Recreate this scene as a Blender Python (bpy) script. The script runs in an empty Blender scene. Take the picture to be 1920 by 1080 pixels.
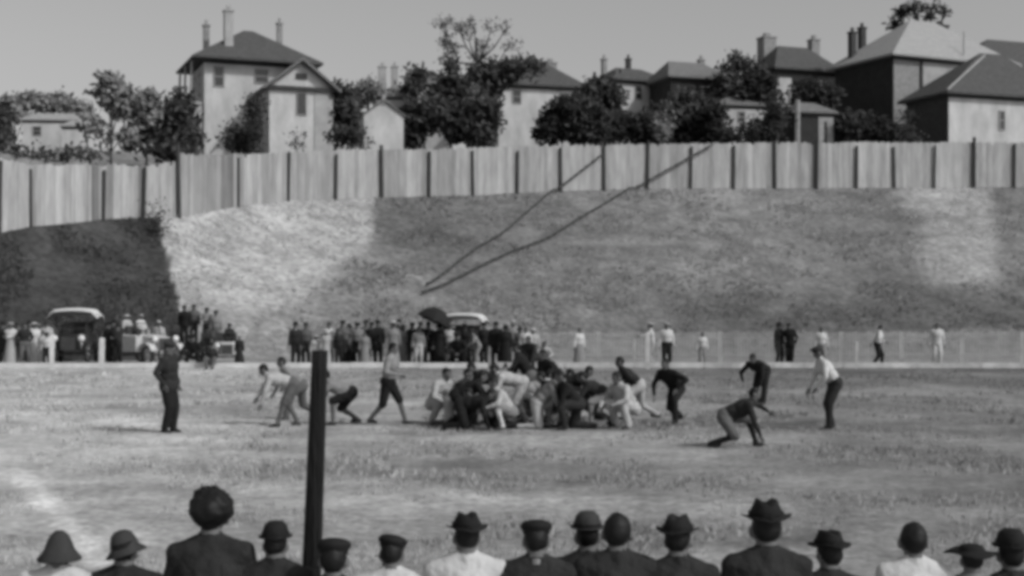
import bpy, bmesh, math, random
import numpy as np
from mathutils import Vector, Matrix, noise
random.seed(7)
rnd = random.Random(11)
SC = bpy.context.scene
COL = SC.collection
F_PX, HZ, EYE = 2600.0, 572.0, 2.45
def W(px, py, d):
    return Vector(((px-960)/F_PX*d, d, EYE+(HZ-py)/F_PX*d))
def WX(px, d): return (px-960)/F_PX*d
def WZ(py, d): return EYE+(HZ-py)/F_PX*d
def lerp(a, b, t): return a+(b-a)*t
def interp(tab, x, k):
    if x <= tab[0][0]: return tab[0][k]
    for a, b in zip(tab, tab[1:]):
        if x <= b[0]: return lerp(a[k], b[k], (x-a[0])/(b[0]-a[0]))
    return tab[-1][k]
def sstep(a, b, x):
    t = min(1, max(0, (x-a)/(b-a))); return t*t*(3-2*t)

# ------------------------------------------------------------------ materials
def mat(name, g, rough=.85, var=.25, scale=6.0, bump=0.0, bscale=30.0, spec=.25, attr=None, detail=5, stretch=None):
    m = bpy.data.materials.new(name); m.use_nodes = True
    nt = m.node_tree; b = nt.nodes['Principled BSDF']
    b.inputs['Roughness'].default_value = rough
    b.inputs['Specular IOR Level'].default_value = spec
    tc = nt.nodes.new('ShaderNodeTexCoord'); src = tc.outputs['Object']
    if stretch:
        mp = nt.nodes.new('ShaderNodeMapping'); mp.inputs['Scale'].default_value = stretch
        nt.links.new(src, mp.inputs[0]); src = mp.outputs[0]
    n = nt.nodes.new('ShaderNodeTexNoise'); n.inputs['Scale'].default_value = scale
    n.inputs['Detail'].default_value = detail; n.inputs['Roughness'].default_value = .65
    nt.links.new(src, n.inputs['Vector'])
    mr = nt.nodes.new('ShaderNodeMapRange')
    mr.inputs['From Min'].default_value = .25; mr.inputs['From Max'].default_value = .75
    mr.inputs['To Min'].default_value = g*(1-var); mr.inputs['To Max'].default_value = g*(1+var)
    nt.links.new(n.outputs['Fac'], mr.inputs['Value'])
    out = mr.outputs[0]
    if attr:
        at = nt.nodes.new('ShaderNodeAttribute'); at.attribute_name = attr
        mu = nt.nodes.new('ShaderNodeMath'); mu.operation = 'MULTIPLY'
        nt.links.new(out, mu.inputs[0]); nt.links.new(at.outputs['Fac'], mu.inputs[1]); out = mu.outputs[0]
    cc = nt.nodes.new('ShaderNodeCombineColor')
    for i in range(3): nt.links.new(out, cc.inputs[i])
    nt.links.new(cc.outputs[0], b.inputs['Base Color'])
    if bump:
        n2 = nt.nodes.new('ShaderNodeTexNoise'); n2.inputs['Scale'].default_value = bscale; n2.inputs['Detail'].default_value = 4
        nt.links.new(src, n2.inputs['Vector'])
        bp = nt.nodes.new('ShaderNodeBump'); bp.inputs['Strength'].default_value = bump; bp.inputs['Distance'].default_value = .05
        nt.links.new(n2.outputs['Fac'], bp.inputs['Height']); nt.links.new(bp.outputs[0], b.inputs['Normal'])
    return m
def mat_ground(name, s1, s2, s3, bumpd):
    """attribute albedo times two or three octaves of turf noise"""
    m = bpy.data.materials.new(name); m.use_nodes = True
    nt = m.node_tree; b = nt.nodes['Principled BSDF']; b.inputs['Roughness'].default_value = .95
    b.inputs['Specular IOR Level'].default_value = .1
    tc = nt.nodes.new('ShaderNodeTexCoord'); at = nt.nodes.new('ShaderNodeAttribute'); at.attribute_name = 'albedo'
    out = at.outputs['Fac']
    for sc_, lo, hi in ((s1, .72, 1.28), (s2, .6, 1.4), (s3, .5, 1.5)):
        n = nt.nodes.new('ShaderNodeTexNoise'); n.inputs['Scale'].default_value = sc_; n.inputs['Detail'].default_value = 6
        n.inputs['Roughness'].default_value = .68
        nt.links.new(tc.outputs['Object'], n.inputs['Vector'])
        mr = nt.nodes.new('ShaderNodeMapRange'); mr.inputs['From Min'].default_value = .28; mr.inputs['From Max'].default_value = .72
        mr.inputs['To Min'].default_value = lo; mr.inputs['To Max'].default_value = hi
        nt.links.new(n.outputs['Fac'], mr.inputs['Value'])
        mu = nt.nodes.new('ShaderNodeMath'); mu.operation = 'MULTIPLY'
        nt.links.new(out, mu.inputs[0]); nt.links.new(mr.outputs[0], mu.inputs[1]); out = mu.outputs[0]
        last = n
    cc = nt.nodes.new('ShaderNodeCombineColor')
    for i in range(3): nt.links.new(out, cc.inputs[i])
    nt.links.new(cc.outputs[0], b.inputs['Base Color'])
    bp = nt.nodes.new('ShaderNodeBump'); bp.inputs['Strength'].default_value = .8; bp.inputs['Distance'].default_value = bumpd
    nt.links.new(last.outputs['Fac'], bp.inputs['Height']); nt.links.new(bp.outputs[0], b.inputs['Normal'])
    return m

M = {
 'white_paint': mat('white_paint', .45, var=.30, scale=.9, bump=.4, bscale=12, detail=8, stretch=(1,1,.45)),
 'grey_wall': mat('grey_wall', .33, var=.22, scale=1.2, bump=.3, bscale=14),
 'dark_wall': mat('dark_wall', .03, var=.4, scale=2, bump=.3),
 'brick_grey': mat('brick_grey', .24, var=.3, scale=4, bump=.4),
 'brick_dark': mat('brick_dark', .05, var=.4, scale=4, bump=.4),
 'roof_dark': mat('roof_dark', .075, var=.4, scale=3, bump=.6, bscale=9, stretch=(1,1,3)),
 'roof_mid': mat('roof_mid', .15, var=.35, scale=3, bump=.6, bscale=9, stretch=(1,1,3)),
 'roof_pale': mat('roof_pale', .30, var=.2, scale=2.5, bump=.5, bscale=9, stretch=(1,1,3)),
 'trim_dark': mat('trim_dark', .05, var=.3),
 'trim_grey': mat('trim_grey', .28, var=.3),
 'pane': mat('window_pane', .03, rough=.15, var=.3, spec=.5),
 'picket': mat('picket_wood', .34, var=.35, scale=2),
 'boards': mat('fence_boards', .80, var=.28, scale=1.1, bump=.5, bscale=10, attr='albedo', stretch=(3,3,.5)),
 'post_wood': mat('post_wood', .055, var=.4, scale=5, bump=.6, bscale=18, stretch=(3,3,.4)),
 'stub_wood': mat('stub_wood', .010, var=.5, scale=7, bump=.8, bscale=20, stretch=(3,3,.3)),
 'bench_wood': mat('bench_wood', .18, var=.4, scale=5, bump=.4, stretch=(.4,3,3)),
 'rail_white': mat('rail_paint', .60, var=.22, scale=1.6, bump=.3),
 'rail_worn': mat('rail_worn_paint', .48, var=.45, scale=1.2, bump=.3),
 'bark': mat('bark', .05, var=.5, scale=5, bump=.8, bscale=12),
 'leaf_dark': mat('leaf_dark', .026, var=.5, scale=.8, spec=.1),
 'leaf_mid': mat('leaf_mid', .06, var=.5, scale=.8, spec=.1),
 'leaf_pale': mat('leaf_pale', .18, var=.4, scale=.8, spec=.1),
 'leaf_haze': mat('leaf_haze', .20, var=.3, scale=.5, spec=.1),  # paler foliage: distance haze put into the leaf colour
 'grass_blade': mat('grass_blade', 1.0, var=.35, scale=1.5, spec=.1, attr='albedo'),
 'turf': mat_ground('turf', .11, .9, 7.0, .05),
 'bank_turf': mat_ground('bank_turf', .09, .55, 3.2, .14),
 'skin': mat('skin', .12, rough=.6, var=.08),
 'hair': mat('hair_dark', .008, rough=.6, var=.3, scale=30),
 'hair_brown': mat('hair_brown', .05, rough=.6, var=.3, scale=30),
 'eye': mat('eye', .02, rough=.3),
 'shoe': mat('shoe_leather', .02, rough=.5),
 'white': mat('cloth_white', .48, var=.1, scale=8, bump=.5, bscale=14),
 'light': mat('cloth_light', .36, var=.15, scale=8, bump=.5, bscale=14),
 'mid': mat('cloth_mid', .20, var=.2, scale=8, bump=.5, bscale=14),
 'grey': mat('cloth_grey', .10, var=.25, scale=8, bump=.5, bscale=14),
 'dark': mat('cloth_dark', .020, var=.35, scale=8, bump=.6, bscale=14),
 'black': mat('cloth_black', .009, var=.4, scale=8, bump=.6, bscale=14),
 'felt_dark': mat('felt_dark', .010, var=.35, scale=10),
 'felt_grey': mat('felt_grey', .035, var=.3, scale=10),
 'straw': mat('straw', .42, var=.2, scale=30),
 'canvas': mat('canvas_white', .52, var=.12, scale=3, bump=.3),
 'canvas_black': mat('canvas_black', .015, var=.3, scale=5),
 'car_dark': mat('car_paint_dark', .025, rough=.35, var=.2, spec=.5),
 'car_light': mat('car_paint_light', .50, rough=.4, var=.12, spec=.5),
 'rubber': mat('rubber', .03, var=.2),
 'rubber_grey': mat('rubber_grey', .22, var=.2),
 'brass': mat('lamp_metal', .62, rough=.35, var=.1, spec=.6),
 'cable': mat('cable', .06, var=.2),
 'paper': mat('paper', .6, var=.1),
}

# ------------------------------------------------------------------ object helpers
def link(o, parent=None):
    COL.objects.link(o)
    if parent: o.parent = parent
    return o
def obj(name, verts, faces, m, parent=None, loc=None, smooth=False):
    me = bpy.data.meshes.new(name); me.from_pydata([tuple(v) for v in verts], [], faces)
    ms = m if isinstance(m, (list, tuple)) else [m]
    for x in ms: me.materials.append(M[x])
    me.update()
    if smooth: me.polygons.foreach_set('use_smooth', [True]*len(me.polygons))
    o = bpy.data.objects.new(name, me); link(o, parent)
    if loc is not None: o.location = loc
    return o
def tag(o, label=None, cat=None, group=None, kind=None):
    if label: o['label'] = label
    if cat: o['category'] = cat
    if group: o['group'] = group
    if kind: o['kind'] = kind
    return o
def thing(name, label, cat, loc=(0,0,0), yaw=0, group=None):
    o = bpy.data.objects.new(name, None); COL.objects.link(o)
    o.location = loc; o.rotation_euler = (0,0,math.radians(yaw)); o.empty_display_size = .2
    return tag(o, label, cat, group)
class MB:
    def __init__(s): s.v = []; s.f = []; s.mi = []
    def add(s, vs, fs, mi=0):
        b = len(s.v); s.v += [Vector(v) for v in vs]; s.f += [tuple(i+b for i in f) for f in fs]; s.mi += [mi]*len(fs)
    def box(s, x0, y0, z0, x1, y1, z1, mi=0):
        s.add([(x0,y0,z0),(x1,y0,z0),(x1,y1,z0),(x0,y1,z0),(x0,y0,z1),(x1,y0,z1),(x1,y1,z1),(x0,y1,z1)],
              [(0,3,2,1),(4,5,6,7),(0,1,5,4),(1,2,6,5),(2,3,7,6),(3,0,4,7)], mi)
    def bar(s, p0, p1, r0, r1=None, n=8, mi=0, caps=True, sx=1.0):
        p0, p1 = Vector(p0), Vector(p1); r1 = r0 if r1 is None else r1
        ax = (p1-p0).normalized(); q = Vector((0,0,1)) if abs(ax.z) < .9 else Vector((1,0,0))
        a = ax.cross(q).normalized(); b = ax.cross(a)
        vs = []
        for p, r in ((p0,r0),(p1,r1)):
            for i in range(n):
                t = 2*math.pi*i/n; vs.append(p+a*math.cos(t)*r*sx+b*math.sin(t)*r)
        fs = [(i,(i+1)%n,n+(i+1)%n,n+i) for i in range(n)]
        if caps: fs += [tuple(range(n))[::-1], tuple(range(n,2*n))]
        s.add(vs, fs, mi)
    def path(s, pts, radii, n=7, mi=0):
        for i in range(len(pts)-1): s.bar(pts[i], pts[i+1], radii[i], radii[i+1], n, mi)
    def ell(s, c, r, ax=None, nu=10, nv=7, mi=0):
        c = Vector(c); X,Y,Z = ax if ax else (Vector((1,0,0)),Vector((0,1,0)),Vector((0,0,1)))
        vs = [c+Z*r[2]]
        for j in range(1,nv):
            t = math.pi*j/nv
            for i in range(nu):
                p = 2*math.pi*i/nu
                vs.append(c+X*(r[0]*math.sin(t)*math.cos(p))+Y*(r[1]*math.sin(t)*math.sin(p))+Z*(r[2]*math.cos(t)))
        vs.append(c-Z*r[2]); last = len(vs)-1
        fs = [(0,1+i,1+(i+1)%nu) for i in range(nu)]
        for j in range(nv-2):
            a = 1+j*nu
            fs += [(a+i,a+nu+i,a+nu+(i+1)%nu,a+(i+1)%nu) for i in range(nu)]
        a = 1+(nv-2)*nu
        fs += [(a+i,last,a+(i+1)%nu) for i in range(nu)]
        s.add(vs, fs, mi)
    def lathe(s, prof, n=20, sx=1.0, sy=1.0, fn=None, mi=0):
        vs = []
        for r, z in prof:
            for i in range(n):
                t = 2*math.pi*i/n; v = Vector((r*sx*math.cos(t), r*sy*math.sin(t), z))
                vs.append(fn(v) if fn else v)
        fs = []
        for j in range(len(prof)-1):
            fs += [(j*n+i, j*n+(i+1)%n, (j+1)*n+(i+1)%n, (j+1)*n+i) for i in range(n)]
        s.add(vs, fs, mi)
    def build(s, name, m, parent=None, smooth=False, loc=None, mw=None):
        v = [mw@x for x in s.v] if mw else s.v
        o = obj(name, v, s.f, m, parent, loc, smooth)
        if any(s.mi): o.data.polygons.foreach_set('material_index', s.mi)
        return o

# ------------------------------------------------------------------ people
def two_bone(a, t, l1, l2, pole):
    d = t-a; L = max(min(d.length, (l1+l2)*.995), abs(l1-l2)+.02); n = d.normalized()
    e = a+n*L
    x = (l1*l1-l2*l2+L*L)/(2*L); h = math.sqrt(max(l1*l1-x*x, 0))
    p = pole-n*pole.dot(n)
    p = p.normalized() if p.length > 1e-4 else Vector((0,0,1))
    return a+n*x+p*h, e
PO = {  # pelvis (x, forward, z), lean, side, ankles L/R, wrists L/R, head pitch (deg, + down)
 'stand':   dict(pel=(0,0,.95), lean=2, L=(.11,.03,.08), R=(-.11,-.02,.08), hL=(.29,.06,.83), hR=(-.29,.05,.84)),
 'pockets': dict(pel=(.02,0,.95), lean=3, side=-4, L=(.08,.06,.08), R=(-.08,-.03,.08), hL=(.24,.07,.95), hR=(-.24,.06,.95)),
 'folded':  dict(pel=(0,0,.95), lean=3, L=(.12,.02,.08), R=(-.12,.0,.08), hL=(-.10,.25,1.20), hR=(.10,.24,1.17)),
 'akimbo':  dict(pel=(0,0,.95), lean=2, L=(.16,.02,.08), R=(-.16,.0,.08), hL=(.21,.05,1.0), hR=(-.21,.05,1.0)),
 'hold':    dict(pel=(0,0,.95), lean=2, L=(.11,.02,.08), R=(-.11,.0,.08), hL=(.1,.25,1.32), hR=(-.2,.2,1.15)),
 'point':   dict(pel=(0,0,.95), lean=5, L=(.11,.06,.08), R=(-.11,-.05,.08), hL=(.3,.5,1.25), hR=(-.29,.05,.84)),
 'stride':  dict(pel=(0,0,.92), lean=12, L=(.1,.34,.09), R=(-.1,-.36,.14), hL=(.28,-.22,.95), hR=(-.26,.3,1.05)),
 'lean':    dict(pel=(0,-.10,.93), lean=30, L=(.12,.05,.08), R=(-.12,-.08,.08), hL=(.22,.42,.95), hR=(-.22,.36,.8), head=-8),
 'knees':   dict(pel=(0,-.18,.84), lean=48, L=(.17,.05,.08), R=(-.17,.0,.08), hL=(.2,.2,.58), hR=(-.2,.18,.58), head=-22),
 'bent':    dict(pel=(0,-.2,.88), lean=74, L=(.15,.1,.08), R=(-.15,-.3,.08), hL=(.2,.42,.5), hR=(-.2,.5,.6), head=-20),
 'crouch':  dict(pel=(0,-.18,.66), lean=66, L=(.22,.18,.08), R=(-.22,-.32,.1), hL=(.18,.55,.42), hR=(-.14,.6,.16), head=-30),
 'lowcrouch': dict(pel=(0,-.3,.54), lean=62, L=(.24,.22,.08), R=(-.26,-.52,.1), hL=(.30,.42,.62), hR=(-.12,.34,.14), head=-30),
 'squat':   dict(pel=(0,-.18,.36), lean=38, L=(.2,.08,.08), R=(-.2,.0,.08), hL=(.18,.45,.45), hR=(-.18,.42,.4), head=-10),
 'kneel':   dict(pel=(0,-.05,.50), lean=40, L=(.16,.28,.08), R=(-.13,-.42,.06), hL=(.2,.5,.3), hR=(-.15,.5,.12), head=-15),
 'allfours': dict(pel=(0,-.2,.50), lean=82, L=(.13,-.55,.07), R=(-.13,-.5,.07), hL=(.2,.42,.09), hR=(-.2,.38,.09), head=-30),
 'lying':   dict(pel=(0,0,.17), lean=86, L=(.12,-.84,.1), R=(-.16,-.75,.1), hL=(.26,.9,.12), hR=(-.3,.5,.12), head=-10),
 'run':     dict(pel=(0,0,.86), lean=32, L=(.1,.42,.25), R=(-.1,-.55,.3), hL=(.24,-.3,.9), hR=(-.2,.38,1.0), head=-12),
 'brace':   dict(pel=(0,-.05,.74), lean=48, L=(.2,.3,.08), R=(-.2,-.5,.1), hL=(.3,.35,.75), hR=(-.2,.48,.6), head=-25),
 'seated':  dict(pel=(0,0,.42), lean=8, L=(.14,.42,.08), R=(-.14,.46,.08), hL=(.12,.30,.52), hR=(-.12,.32,.52)),
}
def hat_mesh(kind, mb, mi=0):
    if kind == 'fedora':
        def fn(v):
            if v.z > .085: v = Vector((v.x*(1-.18*(abs(v.y) < .2)), v.y, v.z-.035*max(0,1-(v.x/.05)**2)*(v.z > .11)))
            r = math.hypot(v.x, v.y)
            if r > .115: v.z += .03*abs(v.x)/.16-.025*max(0,-v.y)/.16
            return v
        mb.lathe([(.165,.004),(.17,.012),(.118,.016),(.112,.05),(.104,.10),(.09,.128),(.05,.135),(.001,.128)], 24, .92, 1.1, fn)
        mb.lathe([(.165,.004),(.10,.0)], 24, .92, 1.1, fn)
    elif kind == 'bowler':
        mb.lathe([(.10,.0),(.145,.012),(.15,.022),(.113,.02),(.112,.06),(.10,.105),(.065,.135),(.001,.145)], 22, .92, 1.1)
    elif kind == 'cap':
        def fn(v): return Vector((v.x, v.y-.015-.02*(v.z > .05), v.z+.03*v.y/.12))
        mb.lathe([(.104,-.015),(.109,.015),(.126,.034),(.128,.052),(.105,.078),(.05,.092),(.001,.094)], 22, .95, 1.08, fn)
        mb.add([(-.075,-.09,.012),(.075,-.09,.012),(.06,-.165,-.004),(-.06,-.165,-.004),(-.075,-.09,.022),(.075,-.09,.022),(.06,-.165,.006),(-.06,-.165,.006)],
               [(0,1,2,3),(7,6,5,4),(0,4,5,1),(1,5,6,2),(2,6,7,3),(3,7,4,0)])
    elif kind == 'cloche':
        mb.lathe([(.10,-.045),(.175,-.07),(.18,-.06),(.125,-.01),(.112,.05),(.09,.105),(.05,.135),(.001,.142)], 22, .98, 1.05)
    elif kind == 'bell':
        mb.lathe([(.11,-.08),(.205,-.115),(.21,-.10),(.145,-.02),(.115,.06),(.085,.12),(.04,.16),(.001,.166)], 22, .98, 1.02)
    elif kind == 'wide':
        mb.lathe([(.1,.0),(.25,.01),(.255,.022),(.12,.026),(.112,.05),(.10,.08),(.05,.095),(.001,.098)], 24, 1.0, .95,
                 lambda v: Vector((v.x, v.y, v.z+.02*math.sin(3*math.atan2(v.y, v.x))*(math.hypot(v.x, v.y) > .15))))
    elif kind == 'boater':
        mb.lathe([(.1,.0),(.175,.0),(.175,.012),(.113,.012),(.11,.09),(.1,.095),(.001,.096)], 24, .95, 1.08)
def person(label, px, d, yaw, pose, top, bot, hat=None, hatm='felt_dark', s=1.0, bulk=1.0, jacket=False, sock=None, skirt=None,
           vox=.026, group=None, hair='hair', turn=0, z=0.0, ov=None, sleeve=True, X=None, hscale=1.0, collar=None, shoulder=1.0, bun=False, hat_tilt=0, bare=False):
    P = dict(PO[pose]); P.update(ov or {})
    V = lambda t: Vector((t[0], -t[1], t[2]))
    pel = V(P['pel']); a = math.radians(P['lean']); sd = math.radians(P.get('side', 0))
    t = Vector((math.sin(sd), -math.sin(a)*math.cos(sd), math.cos(a)*math.cos(sd))).normalized()
    lat = (Vector((1,0,0))-t*t.x).normalized(); fr = lat.cross(t)
    up = Vector((0,0,1))
    chest = pel+t*.40; neckb = pel+t*.50+fr*.005
    hp = math.radians(P.get('head', 0))
    hu = (t*.75+up*.55+fr*.03).normalized()
    hf = (fr-hu*fr.dot(hu)).normalized()
    R1 = Matrix.Rotation(math.radians(turn), 3, hu); hf = R1@hf
    hl = hu.cross(hf).normalized(); R2 = Matrix.Rotation(hp, 3, hl)
    hu2 = R2@hu; hf2 = R2@hf
    hs = hscale
    hc = neckb+hu*.088+hu2*.08*hs
    hl2 = hu2.cross(hf2).normalized()
    prims = []  # (p0, p1, r, mat)
    mb = MB()
    K = bulk
    def cap(p0, r0, p1, r1, m, k=1.0):
        p0, p1 = Vector(p0), Vector(p1); r0 *= k; r1 *= k
        mb.bar(p0, p1, r0, r1, 10); mb.ell(p0, (r0,)*3, None, 10, 6); mb.ell(p1, (r1,)*3, None, 10, 6)
        prims.append((p0, p1, r0, r1, m))
    def fell(c, r, ax, m, rr=None):
        mb.ell(c, r, ax, 14, 9); q = rr if rr else min(r)
        ext = [max(0, ri-q) for ri in r]
        for axis, e in zip(ax, ext):
            prims.append((c-axis*e, c+axis*e, q, q, m))
    AX = (lat, -fr, t)
    fell(pel+t*.0, (.165*K, .125*K, .14), AX, 'top' if jacket else 'bot')
    if jacket: fell(pel-t*.07, (.165*K, .13*K, .12), AX, 'top')
    fell(pel+t*.16, (.152*K, .115*K, .17), AX, 'top')
    fell(chest-t*.06+fr*.01, (.172*K*shoulder, .125*K, .19), AX, 'top')
    SL = neckb+lat*.182*shoulder-t*.035; SR = neckb-lat*.182*shoulder-t*.035
    cap(SL, .064, SL.lerp(SR, .5)+t*.01, .075, 'top', K); cap(SR, .064, SL.lerp(SR, .5)+t*.01, .075, 'top', K)
    for S_ in (SL, SR): cap(S_.lerp(neckb, .15)+t*.012, .055, neckb+hu*.055-fr*.014, .05, 'top', min(K, 1.1))
    cap(neckb-t*.02, .062, hc-hu2*.03-hf2*.012, .058, 'skin')
    if jacket or collar == 'coat': cap(neckb-t*.02-fr*.01, .075, neckb+hu*.05-fr*.008, .068, 'top')
    HA = (hl2, -hf2, hu2)
    fell(hc+hu2*.02*hs, (.074*hs, .094*hs, .098*hs), HA, 'skin')
    fell(hc-hu2*.045*hs+hf2*.022*hs, (.056*hs, .068*hs, .068*hs), HA, 'skin')
    cap(hc+hf2*.088*hs+hu2*.01*hs, .010*hs, hc+hf2*.108*hs-hu2*.022*hs, .014*hs, 'skin')
    for q in (-1, 1): fell(hc+hl2*q*.086*hs-hu2*.008*hs, (.017*hs, .026*hs, .038*hs), HA, 'skin')
    arms = []
    for q, S_, key in ((1, SL, 'hL'), (-1, SR, 'hR')):
        tg = V(P[key])
        pole = (-fr*.6+lat*q*.7-up*.35)
        el, wr = two_bone(S_, tg, .285, .255, pole)
        cap(S_, .057, el, .044, 'top', K); cap(el, .043, wr, .030, 'top' if sleeve else 'skin', K if sleeve else 1)
        dr = (wr-el).normalized(); arms.append((q, wr, dr))
        side = dr.cross(lat if abs(dr.dot(lat)) < .9 else fr).normalized(); nn = dr.cross(side)
        fell(wr+dr*.055, (.040, .018, .052), (side, nn, dr), 'skin')
    for q, key in ((1, 'L'), (-1, 'R')):
        hip = pel+lat*q*.088-t*.03; an = V(P[key])
        kn, an = two_bone(hip, an, .43, .43, Vector((q*.18, -1, .15)))
        cap(hip, .098, kn, .074, 'bot', min(K, 1.2)); cap(kn, .066, an, .045, sock, 1.0) if sock else cap(kn, .07, an, .058, 'bot', min(K, 1.2))
        fd = Vector((q*.12, -1, 0)).normalized()
        if pose in ('lying', 'allfours') or (pose == 'kneel' and q < 0): fd = Vector((q*.2, .35, -.8)).normalized()
        cap(an+fd*-.03-up*.03, .046, an+fd*.15-up*.043, .034, 'shoe')
        if not sock: pass
    # union, smooth
    me = bpy.data.meshes.new('raw'); me.from_pydata([tuple(v) for v in mb.v], [], mb.f); me.update()
    ob = bpy.data.objects.new('raw', me); COL.objects.link(ob)
    rm = ob.modifiers.new('r', 'REMESH'); rm.mode = 'VOXEL'; rm.voxel_size = vox
    sm = ob.modifiers.new('s', 'SMOOTH'); sm.factor = .5; sm.iterations = 3 if vox > .02 else 4
    dg = bpy.context.evaluated_depsgraph_get(); dg.update()
    ev = ob.evaluated_get(dg); em = ev.to_mesh()
    nv = len(em.vertices); co = np.empty(nv*3); em.vertices.foreach_get('co', co); co = co.reshape(-1, 3)
    faces = [tuple(p.vertices) for p in em.polygons]
    ev.to_mesh_clear(); bpy.data.objects.remove(ob); bpy.data.meshes.remove(me)
    # cloth folds
    if vox < .03:
        for i in range(nv):
            p = Vector(co[i]); k_ = noise.noise(p*7+Vector((px, d, 0)))*.009+(abs(noise.noise(Vector((p.x*5+px, p.y*5, p.z*13))))-.25)*.016
            if (p-hc).length > .2: co[i] += np.array(tuple((p-pel).normalized()*k_))
    fc = np.array([co[list(f)].mean(0) for f in faces])
    best = np.full(len(faces), 1e9); idx = np.zeros(len(faces), int)
    names = ['top', 'bot', 'skin', 'shoe', 'sock', 'eye']
    for p0, p1, r0, r1, m in prims:
        a0 = np.array(p0); ab = np.array(p1)-a0; L2 = max(ab.dot(ab), 1e-9)
        tt = np.clip(((fc-a0)@ab)/L2, 0, 1)
        dd = np.linalg.norm(fc-a0-tt[:, None]*ab, axis=1)-(r0+(r1-r0)*tt)
        k = names.index(m) if m in names else names.index('sock')
        w = dd < best; best[w] = dd[w]; idx[w] = k
    verts = [Vector(c) for c in co]; mi = list(idx)
    ex = MB()
    for q in (-1, 1):
        ex.ell(hc+hf2*.083*hs+hl2*q*.032*hs+hu2*.022*hs, (.013*hs, .008, .008*hs), HA, 6, 4, 5)
    ex.ell(hc+hf2*.088*hs-hu2*.052*hs, (.026*hs, .008, .007*hs), HA, 6, 4, 5)
    for q, wr, dr in arms:
        side = dr.cross(lat if abs(dr.dot(lat)) < .9 else fr).normalized(); nn = dr.cross(side)
        if nn.dot(fr) < 0: nn = -nn
        for i, ln in enumerate((.038, .045, .043, .034)):
            b0 = wr+dr*.095+side*(-.027+.018*i); b1 = b0+dr*ln+nn*.008; b2 = b1+dr*ln*.6+nn*.026
            ex.path([b0-dr*.02, b1, b2], [.0092, .0085, .007], 5, 2)
        b0 = wr+dr*.04-side*.03; b1 = b0+dr*.03-side*.028+nn*.01; b2 = b1+dr*.03-side*.004+nn*.016
        ex.path([b0, b1, b2], [.012, .0105, .008], 5, 2)
    n0 = len(verts); verts += ex.v; faces += [tuple(i+n0 for i in f) for f in ex.f]; mi += ex.mi
    me = bpy.data.meshes.new('person'); me.from_pydata([tuple(v*s) for v in verts], [], faces)
    for n_ in (top, bot, 'skin', 'shoe', sock or bot, 'eye'): me.materials.append(M[n_])
    me.polygons.foreach_set('material_index', [int(x) for x in mi]); me.polygons.foreach_set('use_smooth', [True]*len(faces)); me.update()
    body = bpy.data.objects.new('person', me); COL.objects.link(body)
    body.location = (WX(px, d) if X is None else X, d, z); body.rotation_euler = (0, 0, math.radians(yaw))
    tag(body, label, 'person', group)
    HM = Matrix(((hl2.x, -hf2.x, hu2.x, 0), (hl2.y, -hf2.y, hu2.y, 0), (hl2.z, -hf2.z, hu2.z, 0), (0, 0, 0, 1)))
    HM = Matrix.Translation(hc)@HM
    S4 = Matrix.Scale(s, 4)
    # hair
    if not bare:
        hb = MB(); hb.ell((0, .012*hs, .024*hs), (.083*hs, .098*hs, .103*hs), None, *((34, 26) if vox < .02 else (18, 14)))
        keep = []
        for f in hb.f:
            c = sum((hb.v[i] for i in f), Vector())/len(f)
            if c.z < -.02*hs and c.y < .045*hs: continue
            if c.y < -.045*hs and c.z < .072*hs: continue
            if c.z < -.085*hs: continue
            keep.append(f)
        hb.f = keep; hb.mi = [0]*len(keep)
        for i, v in enumerate(hb.v): hb.v[i] = v*(1+.05*noise.noise(v*22+Vector((px, 0, 0)))+.05*noise.noise(v*70+Vector((px, 3, 0))))
        if bun: hb.ell((0, .11*hs, .0), (.05, .045, .045), None, 12, 8)
        h = hb.build('hair', hair, body, True, mw=S4@HM)
        sd_ = h.modifiers.new('t', 'SOLIDIFY'); sd_.thickness = .008*s; sd_.offset = -1
    if hat:
        ht = MB()
        if hat == 'bushy':
            ht.ell((0, .025*hs, .045*hs), (.124*hs, .12*hs, .128*hs), None, 48, 32)
            for i, v in enumerate(ht.v):
                k_ = 1+.13*noise.noise(v*9)+.10*noise.noise(v*26)+.06*noise.noise(v*60)
                if v.z < .02: k_ *= 1-min(.4, -(v.z-.02)*3.2)
                ht.v[i] = Vector((v.x*k_, max(v.y*k_, -.055) if v.z < .05 else v.y*k_, v.z*k_))
            ht.build('hair_crown', 'hair', body, True, mw=S4@HM)
        else:
            hat_mesh(hat, ht)
            TM = Matrix.Translation((0, .006, .058*hs))@Matrix.Rotation(math.radians(hat_tilt), 4, 'Y')@Matrix.Rotation(math.radians(-6), 4, 'X')@Matrix.Scale(.90*hs, 4)
            h = ht.build('hat', hatm, body, True, mw=S4@HM@TM)
            if hat in ('fedora', 'boater', 'bowler', 'cloche'):
                bd = MB(); zz = (.02, .052) if hat != 'cloche' else (-.008, .035)
                bd.lathe([(.121, zz[0]), (.119, zz[1])], 24, .93, 1.1)
                bd.build('hat_band', 'black', h, True, mw=S4@HM@TM)
    if collar and collar != 'coat':
        cb = MB(); ax = (hu*.8+t*.4).normalized()
        q = Vector((0,0,1)).rotation_difference(ax).to_matrix().to_4x4()
        cb.lathe([(.074, -.01), (.07, .022), (.063, .03), (.06, .0)], 18, 1.0, 1.0)
        cb.build('collar', collar, body, True, mw=S4@(Matrix.Translation(neckb+hu*.035)@q))
    if skirt:
        sk = MB(); pr = []
        for i in range(9):
            k = i/8; pr.append((.15+.13*k**.8, (pel.z+.10)*(1-k)+.09*k))
        sk.lathe(pr, 22, 1.05, .9, lambda v: Vector((v.x+pel.x, v.y+pel.y, v.z))*1.0+Vector((.018*math.sin(7*math.atan2(v.y, v.x))*(1-v.z), 0, 0)))
        sk.build('skirt', skirt, body, True, mw=S4)
    return body

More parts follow.
